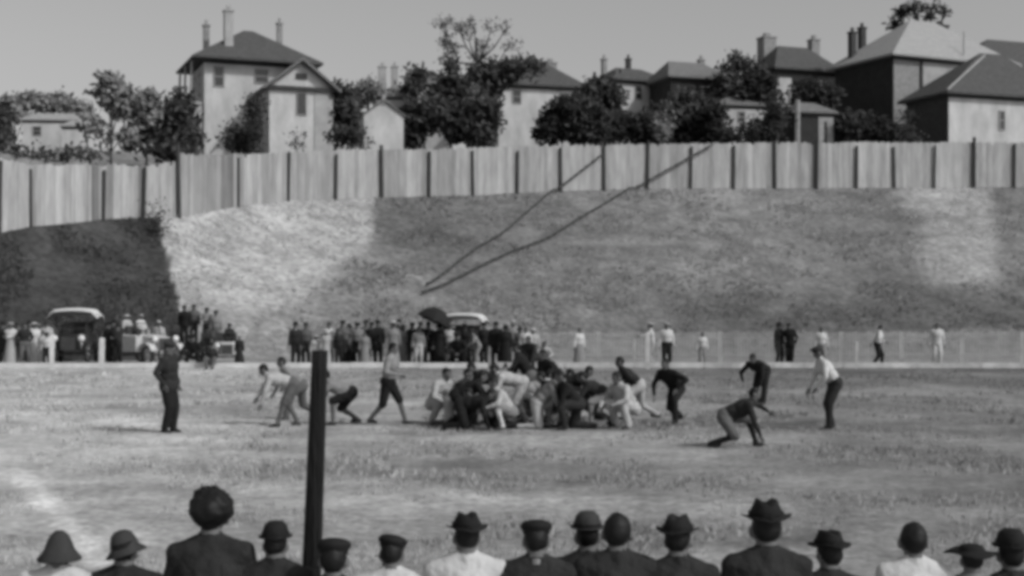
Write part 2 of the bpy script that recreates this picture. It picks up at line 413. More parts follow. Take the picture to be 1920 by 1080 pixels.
# foreground row, seen from behind, seated on a plank
BZ = .30
def fg(label, px, ytop, pose_hat, hatm, top, s, sw=1.0, hair='hair', turn=0, hs=1.0, collar=None, hextra=.03, d=8.15, **kw):
    T = WZ(ytop, d); seat = T-(.90*s)-hextra
    # seat height is kept by scaling the sitter, feet on the ground
    pz = max(.30, seat)/s
    ov = dict(pel=(0, 0, pz+.10), L=(.14, .42, .08), R=(-.14, .46, .08), hL=(.13, .30, pz+.17), hR=(-.13, .33, pz+.17), lean=kw.pop('lean', 8), side=kw.pop('side', 0))
    return person(label, px, d, 180+kw.pop('yaw', 0), 'seated', top, kw.pop('bot', 'dark'), pose_hat, hatm, s=s, vox=.0165, turn=turn, hscale=hs, hair=hair,
                  ov=ov, group='spectators seated in the front row', collar=collar or ('coat' if top == 'dark' else None), shoulder=sw*1.06, bulk=kw.pop('bulk', 1.16), **kw)
fg('woman in a pointed bell shaped hat and pale dress, at the far left', 103, 1003, 'bell', 'felt_grey', 'white', .90, 1.08, hextra=.165, hs=.78)
fg('person in a lopsided dark hat and dark coat, left of the bushy haired woman', 226, 994, 'cloche', 'felt_grey', 'dark', .90, 1.10, hs=.86, hextra=.115, hat_tilt=16)
fg('tall woman with big round bushy dark hair and bare slender neck', 390, 917, 'bushy', 'hair', 'dark', 1.0, 1.02, hs=1.08, hextra=.05)
fg('person in a dark bowler and dark coat, just left of the foreground post', 512, 972, 'bowler', 'felt_dark', 'dark', .93, 1.0, hextra=.04, hs=.88)
fg('person in a low dark cap half hiding the foot of the foreground post', 622, 1014, 'cap', 'felt_dark', 'dark', .86, 1.05, hs=1.08, hextra=.02, d=7.95)
fg('boy in a tilted dark cap and white shirt, right of the foreground post', 732, 1004, 'cap', 'felt_dark', 'white', .88, 1.02, hextra=.0, hat_tilt=-10, hs=.92)
fg('man in a dark fedora and white shirt with braces of bare cloth', 874, 960, 'fedora', 'felt_dark', 'white', .97, 1.05, hextra=.03, turn=15, collar='white', hs=.92)['label'] = 'man in a dark fedora and bright white collared shirt'
fg('man in a flat dark cap and dark coat with pale collar line', 1006, 970, 'cap', 'felt_dark', 'dark', .95, 1.08, hextra=.02, collar='mid', hs=.93)
fg('man in a grey crowned hat with black band leaning behind his neighbour', 1103, 968, 'bowler', 'felt_grey', 'dark', .93, .95, hextra=.04, d=8.55, hs=.95)
fg('bareheaded dark haired man in dark coat shoulder to shoulder with a grey hat', 1160, 965, None, None, 'dark', .97, 1.08, hextra=.0, hs=1.05, turn=-12)
fg('man in a narrow dark fedora and dark coat, his ear showing', 1275, 962, 'fedora', 'felt_dark', 'dark', .94, 1.0, hextra=.05, hs=.98, turn=-20)
fg('tall man in a wide brimmed dark fedora and black coat', 1442, 937, 'fedora', 'felt_dark', 'dark', 1.0, 1.05, hextra=.06, hs=1.06)
fg('slight man in a dark fedora tipped forward, between black coat and white shirt', 1564, 993, 'fedora', 'felt_dark', 'dark', .86, .92, hextra=.05, hs=1.02, turn=20, lean=14)
fg('bareheaded boy with cropped dark hair and round white shirt', 1720, 983, None, None, 'white', .90, .98, hextra=.0, hs=1.06, hair='hair')
fg('woman under a flat wide brimmed dark hat, second from the right end', 1830, 1024, 'wide', 'felt_dark', 'mid', .84, .9, hextra=.05, hs=.86)
fg('person in a dark bowler at the right end, partly out of the picture', 1905, 1008, 'bowler', 'felt_dark', 'dark', .86, 1.0, hextra=.05, hs=1.05)

G_PL = 'football players in the scrimmage'
def pl(label, px, d, yaw, pose, top, bot, **kw):
    kw.setdefault('vox', .024); kw.setdefault('group', G_PL); kw.setdefault('bulk', 1.26)
    return person(label, px, d, yaw, pose, top, bot, **kw)
pl('man in dark suit and cap standing alone at the left of the field', 315, 26.5, 70, 'pockets', 'dark', 'black', hat='cap', hatm='felt_grey', jacket=True, bulk=1.36, group=None)
pl('player in pale jersey and dark breeches bent low left of the foreground post', 530, 27.8, -82, 'bent', 'light', 'grey', sock='grey')
pl('player in grey jersey crouching against the left side of the foreground post', 560, 29.6, -70, 'brace', 'mid', 'grey')
pl('player in pale jersey and black breeches crouching right of the foreground post', 642, 28.3, -85, 'crouch', 'mid', 'black', sock='grey')
pl('upright player in grey jersey and black breeches striding behind the line', 728, 28.0, 75, 'stride', 'mid', 'black', sock='grey', ov=dict(side=-6))
pl('player in pale jersey squatting with dark bowed head at the left of the pile', 826, 28.8, 40, 'squat', 'light', 'light', s=1.12)
pl('player in black jersey diving right into the pile', 872, 27.9, 90, 'crouch', 'black', 'black')
pl('player in black jersey and pale breeches bent left over the pile', 918, 28.6, -90, 'bent', 'black', 'light', sock='grey')
pl('player in black on all fours at the left front of the pile', 884, 27.2, 80, 'allfours', 'black', 'black')
pl('player in dark jersey kneeling at the left back of the pile', 850, 28.4, 70, 'kneel', 'dark', 'light', sock='grey')
pl('player in white jersey squatting in the very middle of the pile', 940, 27.3, -60, 'squat', 'light', 'mid', sock='white')
pl('player in pale jersey crouching right behind the middle of the pile', 1000, 28.5, 92, 'crouch', 'light', 'grey', sock='mid')
pl('player in grey jersey kneeling under the player with hands on knees', 1012, 27.5, 85, 'kneel', 'mid', 'light', sock='white')
pl('player in light grey jersey crouching at the back of the right part of the pile', 1100, 28.9, -92, 'crouch', 'light', 'black')
pl('player in dark jersey on all fours at the bottom of the pile', 915, 27.5, -80, 'allfours', 'dark', 'black')
pl('player in pale jersey and pale breeches pushing left into the pile', 962, 28.0, -88, 'bent', 'light', 'light', sock='white')
pl('player in dark jersey standing stooped at the back of the pile', 985, 30.0, -100, 'lean', 'black', 'grey')
pl('player in black jersey leaning in with hands on knees right of the pile', 1036, 29.4, -55, 'knees', 'black', 'mid', s=1.05, sock='grey')
pl('player in black jersey and light breeches crouching left beside the pile', 1046, 27.8, -90, 'crouch', 'black', 'light', sock='mid')
pl('player in black jersey stooping right with level back and light breeches', 1072, 28.4, 88, 'bent', 'black', 'light', sock='light', s=.95)
pl('player in black kneeling low in the right part of the scrimmage', 1080, 27.3, -75, 'kneel', 'black', 'dark')
pl('player in dark grey jersey crouching left with light breeches', 1124, 27.8, -90, 'crouch', 'dark', 'mid', sock='mid')
pl('player all in pale cloth squatting at the right end of the scrimmage', 1170, 27.6, -50, 'squat', 'light', 'light', s=1.1)
pl('player in dark jersey and light breeches running stooped behind the line', 1194, 29.6, -85, 'brace', 'dark', 'light', sock='light')
pl('player in black crouching alone right of the scrimmage', 1266, 28.8, -40, 'brace', 'black', 'black', s=1.0)
pl('player in black stooping with hands on knees far behind the line', 1424, 34.0, -35, 'bent', 'black', 'black', s=1.0)
pl('player in dark jersey crouched wide legged nearest the camera', 1392, 23.8, 78, 'lowcrouch', 'dark', 'grey', sock='black', s=1.0)
pl('referee in white shirt and dark trousers leaning forward at the right', 1556, 27.3, -85, 'lean', 'white', 'dark', hat='cap', hatm='felt_grey', group=None, ov=dict(lean=34, hL=(.18,.3,.85), hR=(-.2,.34,.82)))

G_SP = 'spectators standing along the far rail'
def sp(label, px, d, top, bot, hat=None, hatm='felt_dark', yaw=0, pose='stand', **kw):
    kw.setdefault('vox', .03); kw.setdefault('group', G_SP); kw.setdefault('bulk', 1.24)
    return person(label, px, d, yaw, pose, top, bot, hat, hatm, **kw)
sp('man in dark coat and bowler at the left edge of the crowd by the cars', 6, 55.0, 'dark', 'dark', 'bowler')
sp('woman in white blouse at the left edge beside the man in a bowler', 21, 54.6, 'white', 'light', 'boater', 'straw', skirt='light', pose='folded')
sp('man in grey suit just right of the woman in white blouse', 35, 55.6, 'grey', 'dark', 'cap', 'felt_grey', pose='pockets')
sp('man in dark waistcoat left of the white dressed pair', 46, 54.5, 'dark', 'grey', None, pose='akimbo', yaw=25)
sp('woman in white dress with wide straw hat leaning left of the rail post', 64, 55.0, 'white', 'white', 'wide', 'straw', skirt='white', yaw=30)
sp('girl in white frock standing left of the dark car', 80, 54.6, 'white', 'light', None, skirt='light', s=.82, yaw=-20)
sp('boy in white shirt peering between the white dressed woman and the white rail post', 88, 54.2, 'white', 'dark', 'cap', s=.78)
sp('man in dark coat and bowler behind the woman with wide straw hat', 56, 56.2, 'dark', 'dark', 'bowler')
sp('man in light jacket behind the boy at the rail post left of the dark car', 88, 56.6, 'light', 'grey', 'cap', 'felt_grey', s=1.02)
sp('man in black hat behind the couple at the second white rail post', 213, 56.8, 'black', 'black', 'fedora', s=1.04)
sp('man in light suit behind the front of the pale open car', 298, 59.8, 'light', 'light', 'fedora', 'straw')
sp('man in dark coat leaning on the small pale car, on its left', 384, 56.8, 'dark', 'black', 'fedora', yaw=40, pose='lean', s=.95)
sp('driver in dark jacket sitting in the small pale car', 430, 57.9, 'dark', 'dark', 'cap', s=.85, z=.64, pose='seated', yaw=14)
sp('child in dark dress at the front of the small pale car, on its right', 449, 55.4, 'dark', 'dark', None, skirt='dark', s=.7)
sp('driver in pale cap sitting in the dark car under the white canopy', 128, 58.7, 'grey', 'dark', 'cap', 'straw', z=.86, s=.86, pose='seated', yaw=8)
sp('man in black coat close to the second white rail post', 206, 55.0, 'black', 'black', 'fedora', pose='pockets', yaw=-25)
sp('man in dark suit beside the pale car, second from the white rail post', 221, 54.6, 'dark', 'black', 'bowler', pose='folded', s=.96)
sp('passenger in white shirt sitting up in the pale open car', 262, 58.2, 'white', 'light', 'boater', 'straw', z=.93, s=.92, pose='seated', yaw=52)
sp('passenger in light dress and wide hat in the back of the pale car', 236, 58.8, 'light', 'light', 'wide', 'straw', z=.95, s=.9, pose='seated', yaw=52)
sp('stout man in black coat raised behind the cars', 346, 62.7, 'black', 'black', 'fedora', z=.66, bulk=1.35, jacket=True)
sp('man in grey cap raised behind the small pale car', 364, 62.9, 'grey', 'dark', 'cap', z=.72)
sp('man in white collar and dark cap raised behind the small pale car', 388, 62.6, 'mid', 'dark', 'cap', z=.58, pose='folded')
sp('man in grey coat rightmost of those raised behind the small pale car', 405, 62.4, 'mid', 'grey', 'cap', 'felt_grey', z=.45)
sp('man in black coat squatting between the two pale cars', 362, 54.6, 'black', 'black', 'cap', pose='squat', s=1.25)
sp('boy in dark clothes sitting on the white rail in front of the cars', 396, 52.7, 'dark', 'grey', 'cap', pose='seated', s=.9, ov=dict(pel=(0,-.1,.33), L=(.12,.4,.08), R=(-.12,.35,.08), hL=(.14,.2,.45), hR=(-.14,.2,.45)))
sp('man in dark coat and light neckcloth at the left end of the middle group', 554, 55.0, 'dark', 'black', 'bowler', collar='white', yaw=20)
sp('child in white sun hat directly above the foreground post', 592, 54.6, 'white', 'white', 'wide', 'straw', skirt='white', s=.72)
sp('man in white shirt with dark hair behind the child in white hat', 617, 55.4, 'white', 'mid', None, pose='folded')
sp('man in grey bowler between the light neckcloth and the child in white hat', 574, 56.2, 'grey', 'dark', 'bowler', 'felt_grey', s=.98)
sp('woman in dark dress behind the capped man and the boy', 655, 56.0, 'dark', 'black', 'cloche', skirt='black', s=.95)
sp('tall man in grey coat behind the girl in grey coat', 687, 56.6, 'grey', 'dark', 'fedora', 'felt_grey', s=1.05)
sp('man in dark coat just behind the broad white hat', 748, 56.6, 'dark', 'dark', 'bowler', s=1.04)
sp('man in black cap behind the youth in light trousers', 789, 56.4, 'black', 'black', 'cap', s=1.0)
sp('man in dark coat between the umbrella and the white car canopy', 836, 57.0, 'dark', 'black', 'fedora', s=1.04)
sp('man in dark coat at the right end of the white car canopy', 908, 55.8, 'dark', 'black', 'bowler', s=.98, yaw=-20)
sp('woman in grey shawl between the black coats and the white blouse', 975, 55.2, 'grey', 'black', 'cloche', 'felt_grey', skirt='dark', s=.9)
sp('boy in light cap right behind the woman with dark skirt', 1000, 55.6, 'light', 'grey', 'cap', 'straw', s=.86)
sp('woman in light skirt just right of the foreground post', 612, 54.4, 'light', 'light', 'cloche', 'straw', skirt='light', s=.84)
sp('man in dark suit and cap, third head right of the foreground post', 644, 55.0, 'grey', 'black', 'cap', pose='pockets', s=1.05)
sp('boy in dark jacket in front of the capped man', 636, 54.3, 'dark', 'black', None, s=.86)
sp('youth in grey jacket and dark trousers with small dark cap', 671, 55.0, 'mid', 'black', 'cap', yaw=-15)
sp('girl in grey coat standing between two dark suited youths', 684, 54.5, 'mid', 'mid', None, skirt='mid', s=.8)
sp('man in black suit next to the woman in white hat', 697, 55.2, 'black', 'black', 'fedora', pose='akimbo')
sp('slender man in black half hidden behind the woman in white hat', 709, 55.9, 'black', 'black', 'bowler', s=1.03)
sp('woman in broad white hat and pale grey dress behind the striding player', 737, 54.6, 'mid', 'mid', 'wide', 'straw', skirt='mid', s=1.02, hscale=1.15)
sp('woman in pale grey coat right of the broad white hat', 756, 55.3, 'mid', 'grey', 'cloche', 'felt_grey', skirt='mid', s=.94)
sp('man in black coat with pale scarf left of the umbrella', 772, 55.0, 'black', 'dark', 'cap', pose='folded', collar='white', yaw=30)
sp('youth in light trousers left of the umbrella', 785, 54.4, 'mid', 'light', None, s=.92)
sp('man in black suit holding up the black umbrella', 803, 54.8, 'black', 'black', 'bowler', pose='hold', yaw=10)
sp('woman in black dress under the umbrella', 823, 54.6, 'black', 'black', 'cloche', skirt='black', s=.97)
sp('man in light jacket under the edge of the white car canopy', 842, 55.4, 'light', 'grey', None, s=.96)
sp('man in black sitting hunched on the white rail below the car canopy', 862, 54.0, 'black', 'black', 'cap', yaw=-20, pose='squat', s=1.35)
sp('woman in black hat standing behind the hunched man', 872, 55.6, 'black', 'black', 'cloche', skirt='black', s=.95)
sp('boy in mid grey coat leaning right of the hunched man', 893, 55.2, 'mid', 'mid', 'cap', 'felt_grey', pose='lean', yaw=-70, s=.9)
sp('stout man in long black coat, leftmost of the black coated pair', 930, 53.6, 'black', 'black', 'fedora', bulk=1.45, jacket=True, s=1.02)
sp('stout woman in black skirt right of the man in long black coat', 948, 53.2, 'black', 'black', 'cloche', bulk=1.35, skirt='black', s=.95)
sp('man in pale hat peering over the black coated pair', 962, 56.0, 'mid', 'grey', 'fedora', 'straw', s=1.04)
sp('woman in white blouse and dark skirt right of the black coats', 986, 54.4, 'white', 'black', None, skirt='black', s=.9, bun=True)
sp('boy in dark jacket kneeling on the touchline behind the pile', 1000, 50.5, 'dark', 'dark', None, pose='kneel', s=1.15, yaw=-30)
sp('youth in light shirt sitting on the rail right of the white blouse', 1020, 54.0, 'light', 'grey', None, pose='squat', s=1.0)
sp('woman in white blouse and pale skirt alone at the middle of the rail', 1086, 55.2, 'white', 'mid', None, skirt='mid', yaw=30, s=.88)
sp('man in white shirt with arms out beside the tall white rail post', 1222, 54.4, 'white', 'light', 'boater', 'straw', pose='point', yaw=-85)
sp('man in white shirt and black trousers right of the tall white rail post', 1250, 53.7, 'white', 'black', 'boater', 'straw', s=1.0)
sp('child in white shirt sitting low behind the right part of the rail', 1317, 55.4, 'white', 'mid', None, pose='stand', s=.78)
sp('man in black coat, left one of the dark pair on the right of the rail', 1460, 54.8, 'black', 'dark', 'fedora', 'felt_grey', yaw=40)
sp('man in black suit, right one of the dark pair with hands in pockets', 1481, 54.6, 'black', 'black', 'cap', 'felt_grey', pose='pockets', bulk=1.25, jacket=True, yaw=-25)
sp('youth in white shirt and grey trousers behind the leaning referee', 1540, 55.2, 'white', 'mid', None, s=.9)
sp('man in white shirt and black trousers walking along the right of the rail', 1645, 54.6, 'white', 'black', None, pose='stride', yaw=70, s=.98, ov=dict(L=(.1,.16,.08), R=(-.1,-.16,.1)))
sp('man all in white with dark hair at the right end of the rail', 1757, 54.6, 'white', 'white', None, yaw=-10)

# ------------------------------------------------------------------ fence line and terrain
#  px, distance, base row, top row
FL = [(-700, 48, 470, 250), (-100, 62, 444, 290), (0, 66, 436, 295), (60, 68, 424, 309), (195, 72, 411, 309), (270, 73.5, 408, 308), (334, 75, 408, 306)]
FM = [(338, 75, 406, 290), (448, 80, 386, 289), (541, 84, 376, 285), (630, 85.5, 373, 282), (717, 87, 370, 280), (805, 88.5, 368, 279), (888, 89.8, 366, 277), (970, 91, 362, 275),
      (1052, 92, 358, 273), (1133, 93, 356, 272), (1213, 94, 354, 270), (1295, 94.6, 353, 269), (1375, 95.3, 353, 268), (1453, 96, 353, 268), (1530, 96.5, 353, 267), (1605, 97, 352, 267),
      (1677, 97.5, 352, 267), (1750, 98, 352, 267), (1825, 98.5, 351, 267), (1900, 99, 351, 267), (1975, 99.5, 351, 267), (2050, 100, 351, 267), (2700, 106, 350, 265)]
FA = FL[:-1]+FM
FOOT = [(-700, 45), (-100, 60.5), (340, 61.5), (540, 64), (800, 66.5), (1200, 70), (2700, 73)]
def fence_pt(px):
    d = interp(FA, px, 1); return W(px, interp(FA, px, 2), d), d
def hill_rise(px, dd):
    """height of the ground dd metres beyond the fence"""
    k = lerp(.19, .10, sstep(300, 620, px)); e = min(dd, lerp(56, 95, sstep(300, 620, px)))
    return max(0, e-1.5)*k
def hill_z(X, Y):
    px = 960+X/Y*F_PX; f, d = fence_pt(px)
    return f.z+hill_rise(px, Y-d)
def bank_albedo(px, v, n):
    e = 22*n
    base = .172
    base = lerp(base, .195, sstep(1150, 1350, px)*(1-sstep(1500, 1650, px)))
    # bare clay cut between the dark corner and the turf
    left = lerp(352, 292, v)+e*.35
    right = lerp(560, 702, sstep(0.1, .8, v))+e*(1.6-1.2*v)
    soft = lerp(70, 7, sstep(.35, .8, v))
    clay = sstep(left-4, left+5, px)*(1-sstep(right-soft, right+soft, px))
    base = lerp(base, lerp(.26, .33, sstep(.15, .5, v)), clay)
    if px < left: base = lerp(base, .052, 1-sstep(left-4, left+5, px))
    # pale worn turf at the right, darker growth low down
    base = lerp(base, .34, .85*sstep(1690, 1780, px+e+70*(v-.5))*(1-sstep(1850, 1890, px+e*.6+50*(v-.5)))*sstep(.2, .4, v))
    base = lerp(base, .095, .8*(1-sstep(.16, .42, v+.06*n))*sstep(950, 1400, px)*sstep(.09, .11, v))
    base = lerp(base, .105, .6*sstep(690, 740, px)*(1-sstep(820, 1000, px))*sstep(.4, .7, v))
    if px > 940: base = lerp(base, .17, (1-sstep(.085, .1, v))*sstep(940, 1150, px))
    # a trodden path slanting across the bank
    c = .62-.00028*(px-1000)
    base *= 1-.22*math.exp(-((v-c)/.012)**2)*sstep(980, 1060, px)*(1-sstep(1280, 1340, px))
    base *= 1+.35*math.exp(-((v-c-.05)/.025)**2)*sstep(980, 1080, px)*(1-sstep(1200, 1340, px))
    return base
vs, fs, al = [], [], []
pxs = list(np.arange(-700, 2701, 8.0)); NVB = 46; BEY = [0, .6, 1.5, 4, 8, 13, 20, 28, 38, 50, 65, 80, 95, 150, 300, 700]
NR = NVB+1+len(BEY)-1
for px in pxs:
    f, d = fence_pt(px); g = W(px, HZ, interp(FOOT, px, 1)); g.z = -.02
    for j in range(NVB+1):
        v = j/NVB
        p = g.lerp(f, v); n = noise.noise(Vector((p.x*.16, p.y*.16, 3)))
        n2 = noise.noise(Vector((p.x*.6, p.y*.6, 9)))
        prof = .05*math.sin(v*math.pi*2-.4)*sstep(0, .15, v)*(1-sstep(.85, 1, v))
        p.z += (prof*3+n*.35*math.sin(v*math.pi)+n2*.10*math.sin(v*math.pi))
        vs.append(p); al.append(bank_albedo(px, v, n*1.3+n2*.6))
    for dd in BEY[1:]:
        Y = d+dd; p = Vector((WX(px, Y), Y, f.z+hill_rise(px, dd)))
        n = noise.noise(Vector((p.x*.05, p.y*.05, 1)))
        p.z += n*.6*min(1, dd/25); vs.append(p)
        al.append(lerp(.20, .30, .5+n)*(1.0 if px > 330 else 1.0))
for i in range(len(pxs)-1):
    for j in range(NR-1):
        a = i*NR+j; fs.append((a, a+NR, a+NR+1, a+1))
bank = obj('hillside', vs, fs, 'bank_turf', smooth=True)
bank.data.attributes.new('albedo', 'FLOAT', 'POINT').data.foreach_set('value', al)
tag(bank, 'grass bank with bare clay cut rising to the board fence', 'hillside', kind='structure')

# playing field
xs = [-400, -200, -120, -80, -60, -48, -40, -34]+list(np.arange(-30, -8.6, .4))+list(np.arange(-8.4, -2.4, .1))+list(np.arange(-2.2, 30.1, .4))+[34, 40, 48, 60, 80, 120, 200, 400]
ys = [-60, -20, -5, 0, 3]; y = 5.0
while y < 76: ys.append(y); y += .12+y*.006
ys += [90, 110]
vs, al, fs = [], [], []
for y in ys:
    for x in xs:
        n = noise.fractal(Vector((x*.22, y*.22, 0)), 1.0, 2.0, 5); n2 = noise.noise(Vector((x*.05, y*.12, 4)))
        n3 = noise.noise(Vector((x*.035, y*.5, 7)))
        yy = max(y, 4); px = 960+x/yy*F_PX
        g = lerp(.46, .24, sstep(-13.5, 2.5, x+.12*(y-30)))  # exposure falloff from bright left to dark right, put into the grass albedo
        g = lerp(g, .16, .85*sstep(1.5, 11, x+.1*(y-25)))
        g *= 1+.42*n+.22*n2+.2*n3
        g *= 1-.26*math.exp(-((y-50.8)/1.2)**2)                       # longer grass along the rail
        g = lerp(g, .24, sstep(53, 54.5, y)*.6)                       # trodden earth behind the rail
        p0, p1 = Vector((-7.0, 19.8)), Vector((-3.9, 13.2)); q = Vector((x, y)); ab = p1-p0
        t_ = max(0, min(1, (q-p0).dot(ab)/ab.length_squared)); dl = (q-p0-ab*t_).length
        g = lerp(g, .80, (.72+.2*n2)*(1-sstep(.06, .25, dl+.06*n)))            # worn chalk line
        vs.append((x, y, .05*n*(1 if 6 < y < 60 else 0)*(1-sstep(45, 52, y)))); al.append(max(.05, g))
nx = len(xs)
for j in range(len(ys)-1):
    for i in range(nx-1): fs.append((j*nx+i, j*nx+i+1, (j+1)*nx+i+1, (j+1)*nx+i))
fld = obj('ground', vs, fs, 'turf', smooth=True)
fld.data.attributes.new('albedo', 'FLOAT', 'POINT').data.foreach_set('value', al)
tag(fld, 'worn grass football field', 'field', kind='structure')
# standing grass
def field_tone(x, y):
    g = lerp(.46, .24, sstep(-13.5, 2.5, x+.12*(y-30))); return lerp(g, .17, .85*sstep(1.5, 11, x+.1*(y-25)))  # blades repeat the exposure falloff painted into the field
def tufts(name, label, spots):
    mb = MB(); tone = []
    for p, h0, w0, spread, g in spots:
        for k in range(4):
            a = rnd.uniform(0, 6.28); r = rnd.uniform(0, spread); bx, by = p.x+r*math.cos(a), p.y+r*math.sin(a)
            w_ = rnd.uniform(.6, 1.2)*w0; h = h0*rnd.uniform(.5, 1.3)
            b = len(mb.v); mb.v += [Vector((bx-w_, by, p.z-.02)), Vector((bx+w_, by, p.z-.02)), Vector((bx+rnd.uniform(-.8, .8)*h, by+rnd.uniform(-.8, .8)*h, p.z+h))]
            mb.f.append((b, b+1, b+2)); mb.mi.append(0); tone += [g*rnd.uniform(.8, 1.2)]*3
    o = mb.build(name, ['grass_blade'])
    o.data.attributes.new('albedo', 'FLOAT', 'POINT').data.foreach_set('value', tone)
    tag(o, label, 'grass', kind='stuff')
sp_ = []
for _ in range(26000):
    y = 6.5+44*rnd.random()**1.35; x = (rnd.random()-.5)*y*.84
    n = noise.noise(Vector((x*.5, y*.5, 2)))
    if n < -.12+.3*rnd.random(): continue
    if x < -3.4 and abs((x+7.0)*.905+(y-19.8)*.425) < .26: continue
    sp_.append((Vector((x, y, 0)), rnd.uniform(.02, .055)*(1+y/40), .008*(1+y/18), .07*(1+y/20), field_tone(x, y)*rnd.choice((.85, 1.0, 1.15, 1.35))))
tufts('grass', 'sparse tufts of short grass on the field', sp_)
sp_ = []
for _ in range(26000):
    px = rnd.uniform(-60, 1980); v = rnd.uniform(.03, .99)
    f, d = fence_pt(px); g = W(px, HZ, interp(FOOT, px, 1)); g.z = 0; p = g.lerp(f, v)
    n = noise.noise(Vector((p.x*.16, p.y*.16, 3))); n2 = noise.noise(Vector((p.x*.6, p.y*.6, 9)))
    prof = .05*math.sin(v*math.pi*2-.4)*sstep(0, .15, v)*(1-sstep(.85, 1, v)); p.z += prof*3+(n*.35+n2*.10)*math.sin(v*math.pi)
    if noise.noise(Vector((p.x*.35, p.y*.35, 21))) < -.15+.35*rnd.random(): continue
    al_ = bank_albedo(px, v, n*1.3+n2*.6)
    if al_ > .24 and rnd.random() < .72: continue
    sp_.append((p, rnd.uniform(.06, .20), .045, .18, al_*rnd.choice((1.1, 1.25, 1.45, 1.7))))
tufts('bank_grass', 'rough tufts of grass and weeds on the bank', sp_)

# ------------------------------------------------------------------ board fences
def fence(name, label, pts, tall, dark_boards):
    t = thing(name, label, 'fence', (WX(pts[0][0], pts[0][1]), pts[0][1], WZ(pts[0][2], pts[0][1])))
    o0 = Vector(t.location)
    for k in range(len(pts)-1):
        a, b = pts[k], pts[k+1]
        A0, A1 = W(a[0], a[2], a[1])-o0, W(a[0], a[3], a[1])-o0
        B0, B1 = W(b[0], b[2], b[1])-o0, W(b[0], b[3], b[1])-o0
        L = (B0-A0).length; n = max(4, int(L/.17)); mbp = MB(); tone = []
        base = rnd.uniform(.40, .52)*(.96 if a[0] < 330 else (.84 if a[0] < 760 else .92 if a[0] < 1300 else 1.0))
        nrm = Vector(((B0-A0).y, -(B0-A0).x, 0)).normalized()
        for i in range(n):
            u0, u1 = i/n+.0012, (i+1)/n-.0012
            p0, p1 = A0.lerp(B0, u0), A0.lerp(B0, u1); q0, q1 = A1.lerp(B1, u0), A1.lerp(B1, u1)
            dz = rnd.uniform(-.05, .05)+.10*noise.noise(Vector((a[0]*.013+i*.1, 8, 0)))-(.14 if rnd.random() < .05 else 0); off = nrm*rnd.uniform(-.008, .012); th = nrm*-.025
            p0 = p0-Vector((0,0,.9)); p1 = p1-Vector((0,0,.9)); q0 = q0+Vector((0,0,dz)); q1 = q1+Vector((0,0,dz))
            mbp.add([p0+off, p1+off, p1+off+th, p0+off+th, q0+off, q1+off, q1+off+th, q0+off+th],
                    [(0,3,2,1),(4,5,6,7),(0,1,5,4),(1,2,6,5),(2,3,7,6),(3,0,4,7)])
            u = a[0]+(b[0]-a[0])*(i+.5)/n
            g = base*rnd.uniform(.89, 1.08)*(1+.34*noise.noise(Vector((u*.024, 4, 0)))+.30*noise.noise(Vector((u*.085, 3, 0))))
            for c, w, m in dark_boards:
                if abs(u-c) < w: g *= m
            tone += [g]*8
        o = mbp.build('board_panel', 'boards', t)
        o.data.attributes.new('albedo', 'FLOAT', 'POINT').data.foreach_set('value', tone)
        rb = MB()
        for h in (.12, .88):
            rb.bar(A0.lerp(A1, h)-nrm*.07, B0.lerp(B1, h)-nrm*.07, .05, .05, 4)
        rb.build('back_rail', 'post_wood', t)
    for k, a in enumerate(pts):
        if k == len(pts)-1 and name == 'board_fence' and a[0] < 400: continue
        A0, A1 = W(a[0], a[2], a[1])-o0, W(a[0], a[3], a[1])-o0
        w = rnd.uniform(.085, .115)*(1.25 if a[0] in tall else 1); h = tall.get(a[0], rnd.uniform(-.35, .0))
        lean = Vector((rnd.uniform(-.10, .10), 0, 0))
        mbp = MB(); mbp.bar(A0+Vector((0,-.13,-.9)), A1+lean+Vector((0,-.13,h)), w, w*.92, 6)
        mbp.build('post', 'post_wood', t)
    return t
fence('board_fence', 'pale stained board fence on top of the dark bank at the far left', FL, {}, [(178, 9, .5), (205, 7, .62), (160, 5, .75), (265, 7, .55), (120, 40, 1.05), (285, 30, 1.05)])
fence('board_fence', 'long whitewashed board fence with dark posts along the top of the bank', FM, {338: .55, 717: .25, 1213: .2, 1530: .25, 1825: .35, 1453: .1}, [(425, 12, .72), (500, 10, .85), (835, 14, .82), (1335, 25, .85), (1560, 14, .88)])

# ------------------------------------------------------------------ rails at the far touchline
def rail(label, px0, px1, d, m, n):
    x0, x1 = WX(px0, d), WX(px1, d); t = thing('low_rail', label, 'rail', (x0, d, 0))
    L = x1-x0; k = int(L/2.6)
    for i in range(k):
        b = MB(); a0, a1 = i*L/k+.01, (i+1)*L/k-.01; dz = rnd.uniform(-.012, .012)
        b.box(a0, -.03+rnd.uniform(-.008, .008), .05+dz, a1, .03, .25+dz); b.build('rail_board', m, t)
        b = MB(); b.box(a0-.05, .035, -.1, a0+.05, .12, .24); b.build('peg', m, t)
    return t
rail('low white board rail running along the left half of the far touchline', -120, 915, 53, 'rail_white', 0)
rail('low worn pale board rail running along the right half of the far touchline', 930, 2100, 53, 'rail_worn', 0)
t = thing('picket_fence', 'waist high weathered picket fence behind the right half of the rail', 'fence', (WX(1010, 56.2), 56.2, 0))
for i in range(9):
    x0 = i*2.45; b = MB()
    for k in range(19):
        x = x0+.1+k*.126; h = 1.34+rnd.uniform(-.04, .04); b.box(x-.028, -.03, .06, x+.028, -.008, h)
    b.build('picket_panel', 'picket', t); b = MB()
    for z_ in (.3, 1.08): b.box(x0+.06, -.006, z_, x0+2.39, .035, z_+.08)
    b.build('crossbar', 'picket', t); b = MB(); b.box(x0-.055, -.02, -.1, x0+.055, .09, 1.38); b.build('post', 'picket', t)
